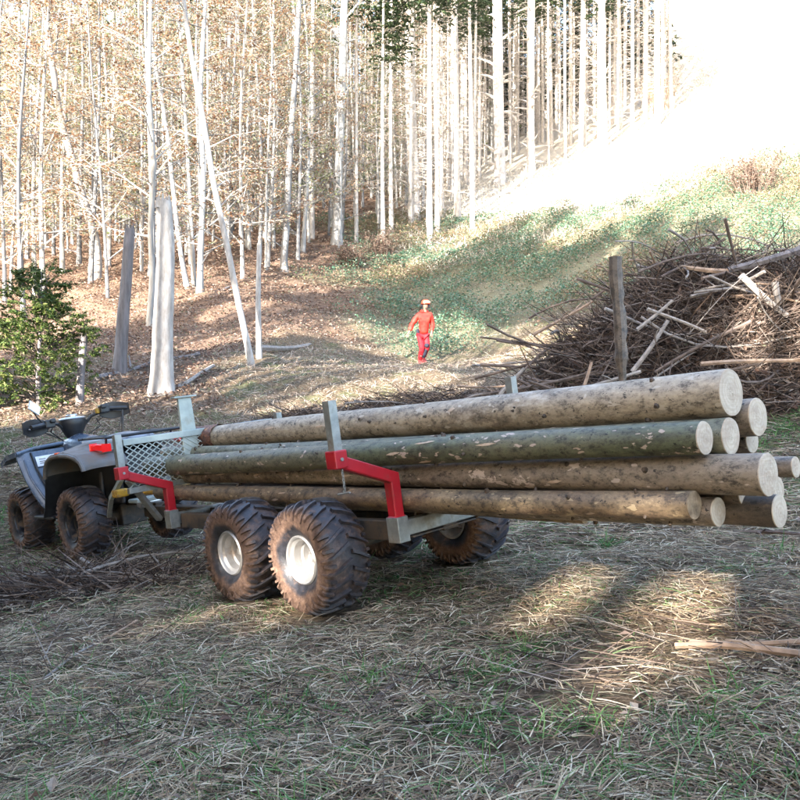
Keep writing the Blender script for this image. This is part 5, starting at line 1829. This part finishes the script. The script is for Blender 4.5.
def brush_pile():
    cx, cy = 3.75, 10.9
    root = empty('brush_pile', (cx, cy, gz(cx, cy)))
    tag(root, 'big tangled pile of cut branches behind the log ends at right', 'brush pile')
    rr = random.Random(8)

    def mound(x, y):
        """height of pile over its local ground, local coordinates"""
        u_ = x / (2.25 if x < 0 else 3.4); v_ = y / 1.9
        d = u_ * u_ + v_ * v_
        if d >= 1: return -.1
        base = 1.74 * (1 - d) ** (.85 if x > 0 else 1.0)
        return base + .25 * mnoise.noise(Vector((x * 1.3, y * 1.3, 2))) * (1 - d)
    z0 = root.location.z
    gl = lambda x, y: gz(cx + x, cy + y) - z0
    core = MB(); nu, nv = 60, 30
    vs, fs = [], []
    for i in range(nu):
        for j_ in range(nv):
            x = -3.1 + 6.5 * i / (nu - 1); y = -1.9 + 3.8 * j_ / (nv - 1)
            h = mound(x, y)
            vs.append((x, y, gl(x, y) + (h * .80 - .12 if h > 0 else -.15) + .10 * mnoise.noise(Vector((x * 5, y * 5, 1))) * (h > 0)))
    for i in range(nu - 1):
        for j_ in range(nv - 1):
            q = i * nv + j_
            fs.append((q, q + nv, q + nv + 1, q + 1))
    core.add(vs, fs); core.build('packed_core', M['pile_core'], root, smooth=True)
    # twig mass
    n = 15000
    X = rng.uniform(-3.2, 3.4, n * 2); Yl = rng.uniform(-1.9, 1.5, n * 2)
    H = np.array([mound(x, y) for x, y in zip(X, Yl)])
    sel = (H > 0.02) & (rng.random(len(H)) < np.where(Yl < .3, 1, .4))
    X, Yl, H = X[sel], Yl[sel], H[sel]
    n = len(X)
    Zg = ground(cx + X, cy + Yl) - z0
    p = np.c_[X, Yl, Zg + H * (.78 + .26 * rng.random(n))]
    ang = rng.normal(0.0, 1.0, n); el = rng.normal(0.12, .42, n)
    d = np.c_[np.cos(ang) * np.cos(el) * np.sign(rng.normal(0, 1, n)), np.sin(ang) * np.cos(el), np.sin(el)]
    L_ = .15 + rng.random(n) ** 2 * .75
    mid = p + d * (L_ / 2)[:, None] + rng.normal(0, .02, (n, 3))
    q = p + d * L_[:, None] + rng.normal(0, .06, (n, 3))
    r0 = .003 + rng.random(n) ** 2 * .008
    a = np.concatenate([p, mid]); b_ = np.concatenate([mid, q])
    o = link('twigs', prisms('twigs', a, b_, np.r_[r0, r0 * .8], np.r_[r0 * .8, r0 * .4], M['twig']), root)
    o['kind'] = 'stuff'
    # rust brown dead needles
    k = rng.integers(0, n, 9000)
    c = p[k] + rng.normal(0, .05, (9000, 3))
    keep = vnoise(c[:, 0] + 50, c[:, 1] + 50 + c[:, 2] * 2, 1.6, 61) > .52
    o = link('dead_needles', quads('dead_needles', c[keep], rng.normal(0, 1, (keep.sum(), 3)), .02 + rng.random(keep.sum()) * .03, M['russet'], 2.5), root)
    o['kind'] = 'stuff'
    protos = [branch_mesh(L2, r0_ * .75, r0_ * .25, i, fk + 1, 9, .26) for i, (L2, r0_, fk) in enumerate([(1.2, .016, 2), (1.6, .02, 3), (2.1, .026, 3), (.9, .012, 1), (1.4, .03, 2), (2.6, .022, 4), (.7, .014, 1), (1.8, .014, 3)])]
    pm = [('branch', 'branch'), ('branch', 'branch_pale'), ('branch', 'branch_tan')]
    lib = {}
    for i, me in enumerate(protos):
        for mk in ('branch', 'branch_pale', 'branch_tan'):
            m2 = me.copy(); m2.materials.append(M[mk]); lib[(i, mk)] = m2
    c = 0
    while c < 185:
        x = rr.uniform(-3.2, 3.2); y = rr.uniform(-1.85, .6)
        h = mound(x, y)
        if h < .03: continue
        mk = rr.choices(('branch', 'branch_pale', 'branch_tan'), (6, 3, 1.3))[0]
        o = bpy.data.objects.new('branch', lib[(rr.randrange(len(protos)), mk)]); COL.objects.link(o); o.parent = root
        o.location = (x, y, gl(x, y) + h * rr.uniform(.92, 1.06) + .02)
        # lie roughly along the mound, mostly left to right
        az = rr.gauss(-math.pi / 2, .75)
        sl = max(-.5, min(.5, rr.gauss(0.10 if x < 0 else -.02, .24)))
        dd = Vector((math.cos(az + math.pi / 2) * math.cos(sl), math.sin(az + math.pi / 2) * math.cos(sl), math.sin(sl)))
        o.rotation_euler = (dd.to_track_quat('Y', 'Z') @ Matrix.Rotation(rr.uniform(0, 6.28), 3, 'Y').to_quaternion()).to_euler()
        c += 1
    # the large ones of the outline
    def big(px1, py1, px2, py2, D, dia, mk, forks, seed, lab=None, D2=None):
        a = Vector(pxd(px1, py1, D)); b2 = Vector(pxd(px2, py2, D2 or D)); d2 = b2 - a
        me = branch_mesh(d2.length, dia / F * D / 2, dia / F * D / 2 * .75, seed, forks, 8, .04)
        o = link('branch', me, root, M[mk]); o.matrix_world = Matrix.Identity(4)
        o.location = (a + b2) / 2 - root.location
        o.rotation_euler = d2.to_track_quat('Y', 'Z').to_euler()
        if lab: o['label'] = lab
    big(815, 243, 728, 271, 9.9, 9, 'trunk_dark', 0, 71, 'thick dark branch sticking out at the upper right')
    big(732, 271, 686, 268, 9.9, 6, 'branch_tan', 1, 72)
    big(740, 276, 788, 316, 9.5, 8, 'branch_pale', 0, 73, 'pale forked branch at the upper right')
    big(775, 282, 779, 304, 9.5, 7, 'branch_pale', 0, 74)
    big(790, 268, 768, 284, 10.3, 5, 'trunk_dark', 1, 75)
    big(690, 296, 748, 286, 9.9, 4, 'branch_pale', 1, 76)
    big(534, 336, 592, 300, 10.6, 4, 'branch_tan', 2, 77)
    big(592, 300, 625, 276, 10.7, 3, 'branch', 2, 78)
    big(690, 258, 725, 238, 11.0, 4, 'branch', 1, 79)
    big(664, 250, 671, 262, 10.8, 3, 'branch', 2, 80)
    big(637, 330, 672, 300, 9.4, 4, 'branch_pale', 1, 81)
    big(632, 372, 668, 320, 9.3, 5, 'branch_pale', 1, 82)
    big(640, 370, 560, 398, 9.2, 4, 'branch_pale', 1, 83)
    big(648, 308, 705, 333, 9.4, 4, 'branch_pale', 1, 84)
    big(490, 392, 598, 372, 9.6, 4, 'branch', 2, 85)
    big(750, 322, 655, 372, 9.2, 4, 'branch', 2, 86)
    big(700, 366, 810, 358, 8.9, 5, 'branch_tan', 1, 87)
    big(700, 380, 760, 362, 8.9, 4, 'branch', 1, 88)
    big(580, 395, 592, 362, 9.0, 4, 'branch_tan', 0, 89)
    big(500, 395, 524, 368, 9.4, 4, 'branch_pale', 0, 90)


brush_pile()


def low_brush(cx, cy, rx, ry, h, n, nb, label, seed, pale=False, name='brush_pile'):
    z0 = gz(cx, cy)
    root = empty(name, (cx, cy, z0)); tag(root, label, 'brush pile')
    rr = random.Random(seed)
    a = rng.random(n) * 2 * math.pi; r2 = np.sqrt(rng.random(n))
    X = np.cos(a) * r2 * rx; Yl = np.sin(a) * r2 * ry
    Zg = ground(cx + X, cy + Yl) - z0
    p = np.c_[X, Yl, Zg + h * (1 - r2 ** 2) * rng.random(n)]
    d = flat_dirs(n, .25); L_ = .15 + rng.random(n) ** 2 * .5
    mid = p + d * (L_ / 2)[:, None] + rng.normal(0, .015, (n, 3)); q = p + d * L_[:, None] + rng.normal(0, .04, (n, 3))
    r0 = .0025 + rng.random(n) ** 2 * .005
    o = link('twigs', prisms('twigs', np.r_[p, mid], np.r_[mid, q], np.r_[r0, r0 * .8], np.r_[r0 * .8, r0 * .4], M['twig']), root); o['kind'] = 'stuff'
    me = [branch_mesh(L2, r0_, r0_ * .4, seed + i, 3, 7, .14) for i, (L2, r0_) in enumerate(((.9, .010), (1.3, .014), (.6, .008)))]
    for i, m_ in enumerate(me): m_.materials.append(M[('branch_pale' if pale else 'branch', 'branch_pale', 'branch_tan')[i]])
    for i in range(nb):
        a = rr.uniform(0, 6.28); r3 = rr.random() ** .5
        x, y = math.cos(a) * r3 * rx, math.sin(a) * r3 * ry
        o = bpy.data.objects.new('branch', rr.choice(me)); COL.objects.link(o); o.parent = root
        o.location = (x, y, gz(cx + x, cy + y) - z0 + h * (1 - r3 * r3) * rr.random() + .03)
        az = rr.gauss(.2, .7); sl = rr.gauss(0, .15)
        dd = Vector((math.cos(az) * math.cos(sl), math.sin(az) * math.cos(sl), math.sin(sl)))
        o.rotation_euler = (dd.to_track_quat('Y', 'Z') @ Matrix.Rotation(rr.uniform(0, 6.28), 3, 'Y').to_quaternion()).to_euler()


low_brush(.55, 13.1, 1.9, 1.0, .50, 5200, 40, 'low heap of dark branches on the ground behind the middle of the load', 201)
low_brush(-1.2, 12.6, .9, .7, .30, 1800, 16, 'small scatter of grey branches behind the rear steel stake', 202)
sx, sy, sz = spot(55, 596, 3)
low_brush(sx, sy, .95, .45, .08, 1500, 9, 'flattened heap of thin pale twigs below the quad bike', 203, True)
low_brush(5.9, 8.2, 1.3, .9, .35, 3500, 18, 'loose brush beside the far log end at the right edge', 204)


# ------------------------------------------------------------------ unseen spruces added behind and left of the viewer to shade the clearing
def shade_casters():
    P, N = [], []
    tr_p, tr_q = [], []
    rr = random.Random(4)
    nr = np.random.default_rng(44)
    C = []
    for i in range(45):
        if i >= 42:
            x = rr.uniform(-4, 6); y = rr.uniform(-22, -9)
        elif i < 22:
            x = rr.uniform(-15.5, -9.0); y = rr.uniform(-8, 12)
            if x > -.62 * max(y, 0) - 5.5: x -= 3.5
        else:
            x = rr.uniform(-34, 2); y = rr.uniform(-32, -10)
        h = rr.uniform(21, 27)
        z = gz(x, y)
        tr_p.append((x, y, z)); tr_q.append((x, y, z + h))
        n = 1500
        t = nr.random(n) ** .8
        lay = np.round(t * 26) / 26 + nr.normal(0, .006, n)
        lay = np.clip(lay, 0, 1)
        rad = (2.9 * (1 - lay) ** .8 + .2) * np.sqrt(nr.random(n))
        a = nr.random(n) * 6.283
        C.append(np.c_[x + np.cos(a) * rad, y + np.sin(a) * rad, z + 1.5 + lay * (h - 1.5) - .2 * rad])
    c = np.concatenate(C)
    keep = np.ones(len(c), bool)  # crown pieces dropped along sun rays so light pools land on chosen spots
    for px, py, lo, rad_ in ((602, 692, 2, .55), (560, 775, 1.8, .35), (120, 650, 2.5, .25), (300, 625, 3, .22), (430, 650, 2.5, .2), (228, 612, 3, .20), (525, 640, 2, .35), (560, 785, 1.7, .3), (480, 356, 16, 2.2), (300, 372, 14, 2.0), (545, 350, 14, 1.7), (420, 345, 18, 1.9), (360, 395, 13, 1.7), (230, 400, 12, 1.2), (60, 405, 10, 1.4), (270, 320, 18, 1.8), (590, 230, 30, 2.0), (180, 345, 15, 1.3), (790, 395, 7, .8), (640, 330, 8, .8)):
        q = np.array(spot(px, py, lo)); q[2] += .3
        r_ = c - q; al = r_ @ np.array(-sv); pr = r_ - al[:, None] * np.array(-sv)
        keep &= np.linalg.norm(pr, axis=1) > rad_
    for tgt, rad_ in ((tl(-.14, .66, -.2), .30), (tl(.28, 1.0, .30), .26), (tl(.5, -.9, .62), .22), (tl(.3, 2.0, .62), .25)):
        r_ = c - np.array(tgt); al = r_ @ np.array(-sv); pr = r_ - al[:, None] * np.array(-sv)
        keep &= np.linalg.norm(pr, axis=1) > rad_
    c = c[keep]
    me = quads('shade_caster_crowns', c, np.c_[rng.normal(0, .6, (len(c), 2)), np.ones(len(c))], .38 + rng.random(len(c)) * .3, M['needles'], 2.0, .12)
    tag(link('shade_caster_crowns', me), 'unseen spruce crowns added outside the view to shade the clearing', 'wood', kind='stuff')
    p = np.array(tr_p); q = np.array(tr_q); r0 = np.full(len(p), .2)
    tag(link('shade_caster_trunks', prisms('shade_caster_trunks', p, q, r0, r0 * .2, M['trunk_spruce'])), 'unseen trunks added under the spruce crowns that shade the clearing', 'wood', kind='stuff')


shade_casters()
